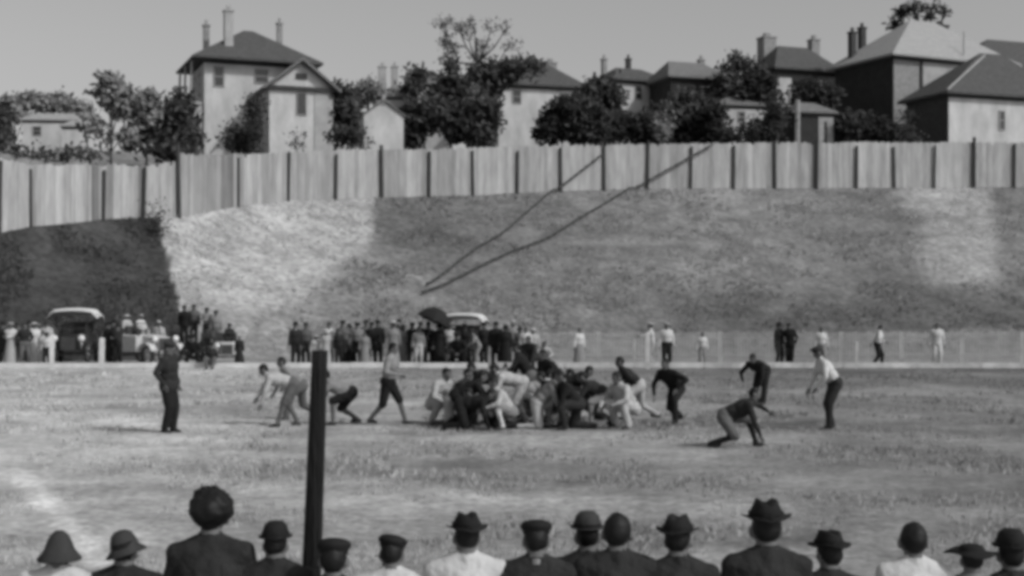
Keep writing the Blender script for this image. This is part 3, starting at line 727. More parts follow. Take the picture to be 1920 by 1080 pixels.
def wpost(label, px, d, h, w, m='rail_white'):
    b = MB(); b.box(-w/2, -w/2, -.2, w/2, w/2, h); b.add([(-w/2-.01,-w/2-.01,h),(w/2+.01,-w/2-.01,h),(w/2+.01,w/2+.01,h),(-w/2-.01,w/2+.01,h),(0,0,h+.06)], [(0,1,4),(1,2,4),(2,3,4),(3,0,4),(3,2,1,0)])
    o = b.build('rail_post', m); o.location = (WX(px, d), d, 0); o.rotation_euler = (0, math.radians(rnd.uniform(-1.5, 1.5)), math.radians(rnd.uniform(-20, 20)))
    tag(o, label, 'post', 'white posts along the rail')
wpost('white post just left of the dark car with white canopy', 97, 53.4, 1.25, .17)
wpost('white post just right of the dark car with white canopy', 190, 53.4, 1.15, .17)
wpost('tall white post beside the two white shirts at the right of the middle', 1215, 53.4, 1.35, .15)
wpost('thin pale post left of the walking man in white shirt', 1605, 53.4, 1.0, .09, 'rail_worn')
wpost('thin pale post left of the tall white post', 1190, 53.6, 1.1, .08, 'rail_worn')

# foreground post stub
A, B = Vector((WX(575, 8.6), 8.6, 0)), W(600, 657, 8.6)
b = MB(); pts = []; N = 14
for i in range(N+1):
    k = i/N; c = A.lerp(B, k); r = lerp(.066, .049, k); ring = []
    for j in range(12):
        t = 2*math.pi*j/12; q = Vector((abs(math.cos(t))**.6*math.copysign(1, math.cos(t)), abs(math.sin(t))**.6*math.copysign(1, math.sin(t)), 0))
        rr = r*(1+.05*noise.noise(Vector((c.z*4, j, 2)))); pts.append(c+q*rr)
b.add(pts, [(i*12+j, i*12+(j+1)%12, (i+1)*12+(j+1)%12, (i+1)*12+j) for i in range(N) for j in range(12)]+[tuple(N*12+j for j in range(12))])
o = b.build('wooden_post', 'stub_wood', smooth=True); tag(o, 'thick black wooden post leaning slightly in front of the field', 'post')
o.data.polygons.foreach_set('use_smooth', [True]*len(o.data.polygons))

# plank bench of the front row
t = thing('plank_bench', 'long low plank bench under the front row of spectators', 'bench', (0, 8.22, 0))
for yo in (-.13, .08):
    b = MB(); b.box(-3.6, yo, BZ-.05, 3.6, yo+.19, BZ-.005); b.build('seat', 'bench_wood', t)
for x in (-3.3, -1.65, 0, 1.65, 3.3):
    b = MB(); b.box(x-.05, -.12, 0, x+.05, .26, BZ-.051); b.build('leg', 'bench_wood', t)

# ------------------------------------------------------------------ houses
def windows(parent, lst, wall_front, W_, D_):
    """lst: face ('f' or 'l'), centre u, z, w, h"""
    for face, u, z, w, h in lst:
        fr, pn = MB(), MB(); e = .09
        if face == 'f':
            y = -D_/2
            for x0, z0, x1, z1 in ((u-w/2-e, z-h/2-e, u+w/2+e, z-h/2), (u-w/2-e, z+h/2, u+w/2+e, z+h/2+e), (u-w/2-e, z-h/2, u-w/2, z+h/2), (u+w/2, z-h/2, u+w/2+e, z+h/2), (u-w/2, z-.03, u+w/2, z+.03)):
                fr.box(x0, y-.07, z0, x1, y+.02, z1)
            pn.box(u-w/2, y-.03, z-h/2, u+w/2, y+.02, z+h/2)
        else:
            x = -W_/2
            for y0, z0, y1, z1 in ((u-w/2-e, z-h/2-e, u+w/2+e, z-h/2), (u-w/2-e, z+h/2, u+w/2+e, z+h/2+e), (u-w/2-e, z-h/2, u-w/2, z+h/2), (u+w/2, z-h/2, u+w/2+e, z+h/2), (u-w/2, z-.03, u+w/2, z+.03)):
                fr.box(x-.07, y0, z0, x+.02, y1, z1)
            pn.box(x-.03, u-w/2, z-h/2, x+.02, u+w/2, z+h/2)
        f = fr.build('window', 'trim_grey', parent); pn.build('pane', 'pane', f)
def hip(mb, w, d, z, rise, ridge, ov, th=.16, gable=False, off=0):
    x, y = w/2+ov, d/2+ov; r = ridge/2
    R0, R1 = Vector((off-r, 0, z+rise)), Vector((off+r, 0, z+rise))
    c = [Vector((-x,-y,z)), Vector((x,-y,z)), Vector((x,y,z)), Vector((-x,y,z))]
    lo = [p-Vector((0,0,th)) for p in c]
    mb.add(c+lo+[R0, R1], [(0,1,9,8), (1,2,9), (2,3,8,9), (3,0,8), (0,4,5,1), (1,5,6,2), (2,6,7,3), (3,7,4,0), (7,6,5,4)])
def gable_y(mb, w, d, z, rise, ov, th=.16, x0=0, y0=0):
    """ridge runs along y (gable end towards the front)"""
    x, y = w/2+ov, d/2+ov; k = rise/(w/2); zo = z-ov*k
    pr = [(-x, zo), (0, z+rise), (x, zo), (x, zo+th), (0, z+rise+th*1.2), (-x, zo+th)]
    vs = [(x0+a, y0-y, b) for a, b in pr]+[(x0+a, y0+y, b) for a, b in pr]
    mb.add(vs, [(0,1,4,5), (1,2,3,4), (11,10,7,6), (10,9,8,7)]+[(0,6,7,1), (1,7,8,2), (2,8,9,3), (3,9,10,4), (4,10,11,5), (5,11,6,0)])
def chimney(parent, m, x, y, z0, z1, w, dp=None, cap=True):
    dp = dp or w; b = MB(); b.box(x-w/2, y-dp/2, z0, x+w/2, y+dp/2, z1)
    if cap: b.box(x-w/2-.06, y-dp/2-.06, z1+.002, x+w/2+.06, y+dp/2+.06, z1+.14); b.box(x-w/5, y-dp/5, z1+.142, x+w/5, y+dp/5, z1+.5)
    return b.build('chimney', m, parent)
def house(label, pxc, d, yaw, w, dp, eave_py, wall, roof, rise, ridge, ov, base_py=None, wins=(), chims=(), corner='l', off=0, group=None, name='house', cat='house'):
    """front left corner stands at pixel column pxc, distance d"""
    a = math.radians(yaw); C = Vector((WX(pxc, d), d, 0))
    ctr = C+Vector((math.cos(a), math.sin(a), 0))*(w/2)+Vector((-math.sin(a), math.cos(a), 0))*(dp/2)
    z0 = min(hill_z(C.x, C.y), hill_z(ctr.x, ctr.y))-1.0; ze = WZ(eave_py, d)-z0
    t = thing(name, label, cat, (ctr.x, ctr.y, z0), yaw, group)
    b = MB(); b.box(-w/2, -dp/2, -.5, w/2, dp/2, ze); b.build('wall', wall, t)
    b = MB(); hip(b, w, dp, ze+.18, rise, ridge, ov, off=off); ro = b.build('roof', roof, t)
    b = MB(); b.box(-w/2-.05, -dp/2-.05, ze-.20, w/2+.05, dp/2+.05, ze+.015); b.build('cornice', 'trim_dark', t)
    windows(t, [(f, u, ze-zz, ww, hh) for f, u, zz, ww, hh in wins], None, w, dp)
    for cx, cy, h0, h1, cw, m in chims: chimney(ro, m, cx, cy, ze+h0, ze+h1, cw)
    return t, z0, ze, ctr
# 1 the tall white house at the left with its gabled wing
t, z0, ze, ctr = house('tall white house with dark pyramid roof, three chimneys and a gabled front wing', 383, 100, 22, 7.6, 6.2, 112, 'white_paint', 'roof_dark', 2.75, .7, .95,
    wins=[('f', -2.75, 1.15, .62, 1.35), ('f', .35, .95, .9, .9), ('l', -1.2, 1.5, .8, 1.5), ('l', 1.2, 1.5, .8, 1.5)],
    chims=[(-3.1, .2, -.5, 3.05, .42, 'brick_grey'), (-1.9, -2.2, -.2, 3.75, .62, 'grey_wall'), (2.5, .6, -.5, 3.7, .38, 'brick_grey')])
wz = ze-2.15; fy = -3.1-3.6
b = MB(); b.box(.15, fy, -.5, 4.75, -3.102, wz)
b.add([(.15,fy,wz+.002),(4.75,fy,wz+.002),(2.45,fy,wz+1.75),(.15,fy+.25,wz+.002),(4.75,fy+.25,wz+.002),(2.45,fy+.25,wz+1.75)], [(0,1,2),(5,4,3),(0,2,5,3),(1,4,5,2),(0,3,4,1)])
wing = b.build('wing_wall', 'white_paint', t)
b = MB(); gable_y(b, 4.6, 3.7, wz+.06, 1.78, .5, .2, 2.45, fy+1.75); b.build('wing_roof', 'roof_mid', t)
b = MB(); b.box(-.1, fy-.3, wz-.22, 5.0, fy-.003, wz+.02); b.build('wing_cornice', 'trim_dark', t)
b = MB(); b.box(2.45-.35, fy-.08, wz-2.0, 2.45-.35+.75, fy-.002, wz-.35); fr = b.build('window', 'trim_grey', t)
b = MB(); b.box(2.45-.27, fy-.1, wz-1.92, 2.45-.27+.58, fy-.05, wz-.42); b.build('pane', 'pane', fr)
b = MB(); b.box(2.05, fy-.06, wz+.55, 2.85, fy-.002, wz+1.0); b.build('gable_vent', 'trim_dark', t)
b = MB(); b.box(3.4, fy-.05, -.5, 4.752, fy-.003, wz-.23); b.build('grey_panel', 'grey_wall', t)  # greyer panel over the right part of the wing front
b = MB(); b.box(-5.0, -2.9, 0, -3.81, 2.9, ze-3.0); b.build('veranda_wall', 'grey_wall', t)
for yy in (-2.8, 0, 2.6):
    b = MB(); b.bar((-4.75, yy, ze-3.0), (-4.65, yy, ze-.05), .09, .09, 6); b.build('veranda_post', 'trim_grey', t)
# 2 the small white shed
t = thing('shed', 'small bright white gabled shed between dark trees', 'shed', (WX(710, 92), 92+1.4, hill_z(WX(710, 92), 92)-.6), 14)
zb = t.location.z; ze = WZ(216, 92)-zb; zp = WZ(190, 92)-zb
b = MB(); b.box(-1.32, -1.4, -.3, 1.32, 1.4, ze); b.add([(-1.32,-1.4,ze+.002),(1.32,-1.4,ze+.002),(0,-1.4,zp),(-1.32,-1.2,ze+.002),(1.32,-1.2,ze+.002),(0,-1.2,zp)], [(0,1,2),(5,4,3),(0,2,5,3),(1,4,5,2),(0,3,4,1)])
b.build('wall', 'white_paint', t); b = MB(); gable_y(b, 2.64, 2.8, ze+.03, zp-ze, .14, .1); b.build('roof', 'roof_mid', t)
b = MB(); b.box(-.12, -1.46, zp-.25, .12, -1.402, zp+.42); b.build('finial', 'trim_grey', t)
# 3 .. 7
house('white house with low dark roof and a pale chimney, left of the round dark tree', 935, 125, 16, 8.0, 6, 160, 'white_paint', 'roof_dark', 2.6, 2.6, .5,
      wins=[('f', -2.3, .95, .7, 1.1)], chims=[(2.2, 1.2, .2, 2.9, 1.0, 'brick_grey')])
house('white upper storey with dark roof and two thin chimneys behind tree tops', 1153, 125, 24, 5.6, 5.2, 151, 'white_paint', 'roof_dark', 1.5, 2.6, .5,
      wins=[('f', -.4, .95, .6, 1.1)], chims=[(-1.9, 1.2, -.2, 2.5, .42, 'brick_grey'), (.65, 1.2, .3, 2.7, .42, 'brick_dark')])
t, z0, ze, ctr = house('dark house with square roof between two broad grey chimneys and a white bay', 1456, 120, 20, 6.2, 5.0, 130, 'dark_wall', 'roof_dark', 2.4, 3.0, .4,
      wins=[('f', .9, 1.5, .8, 1.3)], chims=[(-1.55, 1.8, .1, 3.5, 1.25, 'brick_grey'), (2.95, 1.2, -.4, 3.5, .8, 'brick_grey')])
b = MB(); b.box(-3.13, -2.62, -.5, -1.7, -2.502, ze-.7); b.build('white_bay', 'white_paint', t)
t, z0, ze, ctr = house('big dark brick house with pale hipped roof at the right', 1676, 112, 25, 12.5, 7.4, 106, 'brick_grey', 'roof_pale', 3.9, 2.6, .65,
      wins=[('f', -2.6, 1.3, .8, 1.5), ('f', -.9, 1.2, .6, 1.4), ('f', 1.2, 1.3, .9, 1.5)],
      chims=[(-5.7, 2.2, .2, 2.95, .52, 'brick_dark'), (-4.1, 2.9, .5, 3.6, .52, 'brick_dark'), (3.2, 1.5, 1.5, 4.1, 1.1, 'brick_dark')])
b = MB(); b.box(-3.55, -3.85, -.5, -3.35, -3.702, ze-.21); b.build('corner_board', 'trim_dark', t)
b = MB(); b.box(-3.3, -3.78, -.5, 6.25, -3.702, ze-.21); b.build('plaster_front', 'grey_wall', t)
b = MB(); b.box(-6.33, -3.69, -.5, -6.252, 3.69, ze-.21); b.build('shade_panel', 'dark_wall', t)  # dark panel: shade of the left face put into its colour
b = MB(); b.bar((.9, -3.9, ze+.2), (.9, -3.9, ze+2.6), .06, .05, 6); b.build('vent_pipe', 'trim_grey', t)
t, z0, ze, ctr = house('low white house with dark hipped roof at the right edge', 1779, 105, 20, 10.5, 5.2, 177, 'white_paint', 'roof_dark', 3.7, 2.2, .55,
      wins=[('f', -.35, 1.75, .42, 1.35)], off=.8)
b = MB(); b.box(-5.33, -2.58, -.5, -5.252, 2.58, ze-.21); b.build('shade_panel', 'brick_dark', t)  # darkened left wall, its shade carried by the panel colour
b = MB(); b.bar((-5.75, -3.1, ze+.27), (.0, -.2, ze+3.7), .08, .08, 5); b.build('hip_flashing', 'grey_wall', t)
house('dark roofed house behind the low white house at the far right', 1815, 122, 20, 14, 6, 128, 'dark_wall', 'roof_dark', 3.2, 5.0, .6, chims=())
house('dark walled house with flat topped grey roof and small chimneys amid the grove', 1258, 122, 18, 5.2, 5.0, 146, 'dark_wall', 'roof_mid', 1.75, 3.4, .45,
      wins=[('f', .8, 1.3, .7, 1.2)], chims=[(2.0, 1.0, .2, 2.3, .5, 'brick_grey')])
# outbuildings and far roofs
house('small white outbuilding glimpsed low between dark trees', 1346, 116, 12, 4.4, 3, 198, 'white_paint', 'roof_mid', .9, 1.2, .25, name='outbuilding', cat='outbuilding', wins=[('f', -.1, .9, .5, .8)])
t, z0, ze, ctr = house('narrow dark lean-to with pale door beside the big brick house', 1490, 108, 14, 3.3, 3, 212, 'dark_wall', 'roof_mid', .9, 1.4, .3, name='lean_to', cat='shed')
b = MB(); b.box(.35, -1.57, -.5, 1.62, -1.502, ze-.25); b.build('door', 'trim_grey', t)
b = MB(); b.box(.85, -1.62, .4, 1.05, -1.572, ze-.6); b.build('door_gap', 'trim_dark', t)
b = MB(); b.bar((-1.55, -1.75, -.5), (-1.55, -1.75, ze+1.0), .22, .2, 6); b.build('pale_post', 'trim_grey', t)
house('hidden house whose two pale chimneys rise over the left tree tops', 705, 130, 10, 5, 4, 182, 'grey_wall', 'roof_mid', 1.2, 1.5, .3,
      chims=[(-1.75, 0, .3, 3.1, .7, 'grey_wall'), (-.55, .3, .3, 3.2, .6, 'grey_wall')])
house('long low white building on the far left hillside', 42, 136, 6, 5.2, 5, 226, 'white_paint', 'roof_pale', .9, 3.6, .2, wins=[('f', -1.2, 1.0, .7, .8)])
house('pale shed with low roof right of the long white building', 116, 132, 4, 2.6, 3, 238, 'white_paint', 'roof_pale', .6, 1.6, .2, name='shed', cat='shed')
house('grey cottage roof among far trees behind the small shed', 768, 128, 12, 3.6, 4, 158, 'grey_wall', 'roof_mid', 1.5, 1.4, .3)

# ------------------------------------------------------------------ trees
def tree(label, d, blobs, trunk_px, leaf='leaf_dark', dens=1.0, leafs=.32, group=None, trunk_r=None, name='tree', cat='tree', bare=False, depth=1.0):
    X = WX(trunk_px, d); z0 = hill_z(X, d)-.2
    t = thing(name, label, cat, (X, d, z0), 0, group)
    o0 = Vector((X, d, z0)); tb = MB()
    top = min(b[1] for b in blobs); cz = WZ(sum(b[1] for b in blobs)/len(blobs), d)-z0
    r0 = trunk_r or max(.10, .028*cz); pts, rad = [], []
    for i in range(7):
        k = i/6; pts.append(Vector((.25*noise.noise(Vector((k*2, trunk_px, 0)))*k, .2*k*noise.noise(Vector((k*2, trunk_px, 5))), -.4+(cz+.4)*k))); rad.append(r0*(1-.65*k))
    tb.path(pts, rad, 8)
    vs, fs, mi = [], [], []
    for bx, by, rx, ry in blobs:
        c = Vector((WX(bx, d), d+rnd.uniform(-.5, .5)*rx*d/F_PX*depth, WZ(by, d)))-o0
        R = Vector((rx*d/F_PX, max(rx, ry)*d/F_PX*.8*depth, ry*d/F_PX))
        base = pts[rnd.choice((3, 4, 5))]
        mid = base.lerp(c, .55)+Vector((0, 0, -.08*(c-base).length))
        tb.path([base, mid, c], [r0*.42, r0*.28, r0*.12], 6)
        for q in range(4):
            e = c+Vector((rnd.uniform(-.8, .8)*R.x, rnd.uniform(-.8, .8)*R.y, rnd.uniform(-.6, .8)*R.z)); tb.path([c.lerp(mid, .3), e], [r0*.16, r0*.05], 4)
        vol = R.x*R.z*4
        nc = max(10, int(vol*13*dens))
        for k in range(nc):
            u = Vector((rnd.gauss(0, 1), rnd.gauss(0, 1), rnd.gauss(0, 1))).normalized()*(rnd.random()**.33)
            p = c+Vector((u.x*R.x, u.y*R.y, u.z*R.z))
            if noise.noise(p*1.1+Vector((bx, by, 0))) < -.26: continue
            cm = rnd.random()
            nl = rnd.randint(7, 12); cr = rnd.uniform(.18, .42)
            for l in range(nl):
                q = p+Vector((rnd.gauss(0, cr), rnd.gauss(0, cr), rnd.gauss(0, cr*.8)))
                a = Vector((rnd.gauss(0, 1), rnd.gauss(0, 1), rnd.gauss(0, 1))).normalized(); bb = a.orthogonal().normalized()
                sz = leafs*rnd.uniform(.5, 1.1)
                n0 = len(vs); vs += [q+a*sz, q+bb*sz*.55, q-a*sz*.9, q-bb*sz*.55]; fs.append((n0, n0+1, n0+2, n0+3)); mi.append(0 if cm < .68 else 1)
    tr = tb.build('trunk', 'bark', t, True)
    second = {'leaf_dark': 'leaf_mid', 'leaf_mid': 'leaf_dark', 'leaf_pale': 'leaf_mid', 'leaf_haze': 'leaf_pale'}[leaf]
    cr = obj('crown', vs, fs, [leaf, second], t); cr.data.polygons.foreach_set('material_index', mi)
    return t
G_T = 'trees among the houses'
tree('slender tree with three tiered clumps left of the tall white house', 88, [(205,148,16,7),(184,170,22,9),(228,170,20,10),(205,186,26,10),(178,238,34,14),(222,250,36,14)], 208, 'leaf_pale', .38, group=G_T, trunk_r=.13)
tree('round greyish tree between the tiered tree and the tall white house', 98, [(275,212,34,40),(300,235,30,30),(255,250,30,28)], 275, 'leaf_pale', 1.0, group=G_T)
tree('dark tree pressed against the shaded side of the tall white house', 93, [(335,205,30,36),(330,245,36,40),(352,268,24,26)], 335, 'leaf_mid', 1.1, group=G_T)
tree('low dark shrub on the slope below the tall white house', 84, [(325,280,24,16),(300,278,20,12)], 318, 'leaf_dark', 1.2, group='shrubs behind the fence', name='shrub', cat='shrub', trunk_r=.06)
tree('dark tree cut by the left edge of the picture', 110, [(4,225,20,32),(-20,240,34,40),(8,262,18,14)], -5, 'leaf_mid', 1.2, group=G_T)
for k, (a, b_) in enumerate((([(28,196,24,14),(52,190,28,15)], 'far grey tree above the left end of the long white building'), ([(86,198,26,14),(112,193,24,16)], 'far grey tree right above the long white building'),
      ([(146,205,30,14)], 'far grey tree behind the tiered tree'), ([(232,205,24,18),(250,190,14,12)], 'far grey tree between the tiered and the round tree'), ([(20,216,30,10)], 'low far grey tree touching the long white building'), ([(150,226,40,11)], 'low far grey hedge tree right of the pale shed'))):
    tree(b_, 152-k*1.5, a, a[0][0], 'leaf_haze', 1.0, .42, group='far trees on the left skyline', trunk_r=.15)
tree('dark ragged hedge along the slope above the left fence', 83, [(15,281,30,7),(70,284,34,7),(125,288,34,8),(180,292,34,7)], 100, 'leaf_mid', 1.1, .22, name='hedge', cat='hedge', trunk_r=.05)
tree('clipped black hedge in the corner of the tall white house and its wing', 96.3, [(438,258,14,24),(458,262,22,26),(474,250,14,34),(474,205,10,30)], 455, 'leaf_dark', 2.2, .2, name='shrub', cat='shrub', group='shrubs behind the fence', trunk_r=.06)
tree('small grey bush in front of the gabled wing', 93, [(556,262,14,16)], 556, 'leaf_pale', 1.0, .18, name='shrub', cat='shrub', group='shrubs behind the fence', trunk_r=.04)
tree('dark tree between the tall white house and the small white shed', 101, [(640,190,26,34),(655,215,26,28),(630,240,22,26)], 640, 'leaf_dark', 1.1, group=G_T)
tree('black shrub at the foot of the small white shed', 91, [(640,255,28,18),(668,250,14,20),(672,268,22,8)], 645, 'leaf_dark', 1.5, .2, name='shrub', cat='shrub', group='shrubs behind the fence', trunk_r=.06)
tree('grey tree above the small white shed', 118, [(692,168,26,20),(668,182,22,20)], 690, 'leaf_pale', .9, group=G_T)
tree('small dark tree beside the two pale chimneys', 116, [(782,142,17,14),(775,168,22,18)], 778, 'leaf_mid', 1.0, group=G_T)
tree('broad black tree directly right of the small white shed', 102, [(785,228,34,36),(812,212,30,28),(770,252,20,22)], 795, 'leaf_dark', 1.3, group=G_T)
tree('broad black tree left of the white house with low roof', 103, [(862,225,40,42),(905,220,34,38),(890,252,40,20)], 880, 'leaf_dark', 1.3, group=G_T)
tree('dark tree standing under the tall sparse tree', 113, [(832,170,24,26),(862,165,28,26),(845,130,12,22),(815,180,22,20)], 845, 'leaf_mid', .8, group=G_T)
tree('dark rounded tree right beneath the tall sparse tree', 117, [(905,140,30,30),(945,135,32,24),(985,130,34,20),(920,165,26,20)], 925, 'leaf_mid', .75, group=G_T)
tree('tall sparse tree with open airy crown above the middle of the skyline', 128, [(830,44,20,9),(858,52,18,8),(890,46,20,12),(922,50,24,12),(952,50,18,9),(878,70,22,10),(912,84,26,9),(955,82,22,7),(850,84,15,8),(833,75,10,8),(838,108,12,14),(895,104,22,9)], 893, 'leaf_pale', .34, .24, group=G_T, trunk_r=.26)
tree('huge round black tree in front of the white house with pale chimney', 107, [(1065,228,46,38),(1030,240,28,30),(1100,225,40,38),(1075,205,44,22),(1105,250,40,20)], 1070, 'leaf_dark', 1.5, group=G_T)
tree('dark bushy tree between the two middle white houses', 114, [(1130,168,22,26),(1148,190,18,40),(1138,225,30,36),(1105,172,16,14)], 1135, 'leaf_dark', 1.2, group=G_T)
tree('dark tree under the white upper storey with two thin chimneys', 108, [(1190,245,36,26),(1222,238,26,34),(1245,215,18,28),(1168,232,24,22)], 1200, 'leaf_dark', 1.3, group=G_T)
tree('greyish round bush right of the white upper storey', 104, [(1238,240,22,26)], 1238, 'leaf_pale', 1.1, .22, group='shrubs behind the fence', name='shrub', cat='shrub', trunk_r=.05)
tree('dark tree in front of the dark house with flat topped roof', 111, [(1280,205,32,40),(1315,215,28,34),(1300,245,44,22)], 1298, 'leaf_dark', 1.2, group=G_T)
tree('uneven grey tree in the middle of the right hand grove', 121, [(1366,145,22,26),(1385,115,16,16),(1360,172,22,22)], 1365, 'leaf_mid', 1.0, group=G_T)
tree('dark tree left of the two broad grey chimneys', 117, [(1420,135,22,22),(1405,168,28,26),(1436,165,20,28)], 1425, 'leaf_dark', 1.1, group=G_T)
tree('dark shrub in front of the small white outbuilding, on its right', 107, [(1428,245,34,24),(1400,255,34,16),(1455,215,18,46)], 1428, 'leaf_dark', 1.9, .22, group='shrubs behind the fence', name='shrub', cat='shrub', trunk_r=.06)
tree('dark tree just left of the small white outbuilding', 109, [(1342,225,18,40),(1352,255,30,14)], 1345, 'leaf_dark', 1.2, group=G_T)
tree('dark shrub hiding the front of the dark house between broad grey chimneys', 112, [(1515,172,26,20),(1552,178,20,20),(1535,195,26,10)], 1525, 'leaf_dark', 1.4, group='shrubs behind the fence', name='shrub', cat='shrub', trunk_r=.08)
tree('black tree in front of the shaded side of the big brick house', 109, [(1618,238,34,28),(1588,240,16,28),(1652,245,20,22)], 1620, 'leaf_dark', 1.4, group=G_T)
tree('small dark shrub between the big brick house and the low white house', 104.5, [(1698,235,14,32),(1715,250,12,16)], 1700, 'leaf_dark', 1.3, .2, group='shrubs behind the fence', name='shrub', cat='shrub', trunk_r=.05)
tree('tall dark tree showing over the pale roof of the big brick house', 135, [(1690,22,22,9),(1715,14,20,7),(1680,45,14,8),(1750,10,24,7),(1772,22,10,5),(1740,30,12,5)], 1720, 'leaf_dark', .8, group=G_T)
tree('dark pointed leaf clump standing in for the shadowed bank end where the two board fences meet', 72.2, [(291,420,5,11),(293,405,3.2,14),(290,388,2,14),(296,428,5,10)], 292, 'leaf_dark', 6, .10, name='shrub', cat='shrub', trunk_r=.05)  # made-up clump shaped to give the shadowed end of the left bank

# ------------------------------------------------------------------ cars
def car(label, px, d, yaw, paint, top, topm, s=1.0):
    t = thing('vintage_car', label, 'car', (WX(px, d), d, 0), yaw, 'open cars parked behind the rail'); t.scale = (s, s, s)
    b = MB()   # front faces -y
    def ring(y, w, z0, z1): return [(-w/2, y, z0), (w/2, y, z0), (w/2, y, z1), (w/2*.82, y, z1+.05), (-w/2*.82, y, z1+.05), (-w/2, y, z1)]
    secs = [ring(-1.25, .58, .55, 1.02), ring(-.35, .78, .52, 1.12), ring(-.25, 1.25, .5, 1.1), ring(.6, 1.36, .5, 1.12), ring(1.35, 1.3, .5, 1.2), ring(1.6, 1.15, .6, 1.15)]
    vs = [v for r in secs for v in r]; fs = [(i*6+j, i*6+(j+1)%6, (i+1)*6+(j+1)%6, (i+1)*6+j) for i in range(5) for j in range(6)]+[(5,4,3,2,1,0), (30,31,32,33,34,35)]
    b.add(vs, fs); b.build('body', paint, t)
    b = MB(); b.box(-.27, -1.30, .56, .27, -1.253, 1.04); b.build('radiator', 'trim_dark', t)
    b = MB(); b.box(-.55, .1, 1.13, .55, .5, 1.16); b.box(-.55, .42, 1.165, .55, .56, 1.5); b.box(-.55, 1.15, 1.2, .55, 1.35, 1.6); b.build('seat', 'trim_dark', t)
    b = MB()
    for x in (-.52, .52): b.bar((x, -.3, 1.1), (x*1.02, -.18, 1.62), .025, .025, 5)
    b.bar((-.53, -.18, 1.62), (.53, -.18, 1.62), .025, .025, 5); b.bar((-.53, -.24, 1.35), (.53, -.24, 1.35), .02, .02, 5); b.build('windscreen_frame', 'trim_dark', t)
    b = MB(); b.bar((-.25, -.05, 1.2), (-.28, .2, 1.3), .17, .17, 12); b.build('steering_wheel', 'trim_dark', t)
    for x in (-.5, .5):
        b = MB(); b.ell((x, -1.28, 1.0), (.135, .11, .135), None, 12, 8); b.bar((x, -1.2, .6), (x, -1.25, .9), .03, .03, 5)
        h = b.build('headlight', 'brass', t, True)
    for sx in (-1, 1):
        for y in (-1.05, 1.15):
            ty = MB(); R_ = .38; n = 24; pr = 8
            vs = [(sx*.68+.055*math.cos(q*2*math.pi/pr), y+(R_-.055+.055*math.sin(q*2*math.pi/pr))*math.cos(a*2*math.pi/n), R_+(R_-.055+.055*math.sin(q*2*math.pi/pr))*math.sin(a*2*math.pi/n)) for a in range(n) for q in range(pr)]
            ty.add(vs, [(a*pr+q, a*pr+(q+1)%pr, ((a+1)%n)*pr+(q+1)%pr, ((a+1)%n)*pr+q) for a in range(n) for q in range(pr)])
            sp_ = MB()
            for a in range(10):
                an = a*2*math.pi/10; sp_.bar((sx*.68, y, R_), (sx*.68, y+.29*math.cos(an), R_+.29*math.sin(an)), .02, .016, 5)
            sp_.bar((sx*.62, y, R_), (sx*.76, y, R_), .06, .05, 10)
            wheel = ty.build('wheel', 'rubber', t, True); sp_.build('spokes', 'trim_grey' if paint == 'car_dark' else 'car_light', wheel)
        for y0 in (-1.05, 1.15):
            f = MB(); vs = []
            for a in range(9):
                an = math.radians(20+a*17.5); r = .46
                for x in (.55, .86): vs.append((sx*x, y0-r*math.cos(an), R_+r*math.sin(an)))
            f.add(vs, [(2*a, 2*a+1, 2*a+3, 2*a+2) for a in range(8)]); fo = f.build('mudguard', paint, t, True)
            m_ = fo.modifiers.new('t', 'SOLIDIFY'); m_.thickness = .03
        f = MB(); f.box(sx*.6-.12, -.65, .33, sx*.6+.12, .75, .37); f.build('running_board', 'trim_dark', t)
    f = MB(); f.bar((-.68, -1.05, .38), (.68, -1.05, .38), .035, .035, 6); f.build('axle', 'trim_dark', t); f = MB(); f.bar((-.68, 1.15, .38), (.68, 1.15, .38), .035, .035, 6); f.build('axle', 'trim_dark', t)
    if top == 'up':
        f = MB(); vs = []
        for y, zc in ((-.45, 1.98), (.1, 2.06), (.7, 2.06), (1.25, 2.0), (1.6, 1.8)):
            for k in range(9):
                u = -1+k/4; vs.append((u*.98, y, zc+.10*(1-u*u)-(.22 if abs(u) == 1 else 0)))
        f.add(vs, [(i*9+j, i*9+j+1, (i+1)*9+j+1, (i+1)*9+j) for i in range(4) for j in range(8)]); c = f.build('canopy', topm, t, True)
        m_ = c.modifiers.new('t', 'SOLIDIFY'); m_.thickness = .05
        f = MB()
        for x in (-.9, .9):
            f.bar((x*.62, .55, 1.15), (x, -.3, 1.9), .022, .022, 5); f.bar((x*.68, .6, 1.15), (x, .7, 1.9), .022, .022, 5); f.bar((x*.68, .65, 1.15), (x, 1.4, 1.9), .022, .022, 5)
        f.build('hood_irons', 'trim_dark', t)
    elif top == 'folded':
        f = MB(); f.ell((0, 1.55, 1.42), (.72, .28, .17), None, 14, 8); f.build('folded_hood', topm, t, True)
    return t
car('dark open car facing the field under a raised white canopy, at the left', 138, 58.2, 8, 'car_dark', 'up', 'canvas', 1.08)
car('pale open car with folded white hood beside the dark car', 272, 58.0, 52, 'car_light', 'folded', 'canvas', 1.05)
car('small pale open car parked rightmost of the left hand cars', 424, 57.6, 14, 'car_light', 'none', 'canvas', .80)
car('dark car under a white canopy half hidden behind the black coated crowd', 868, 59.0, -8, 'car_dark', 'up', 'canvas', .98)

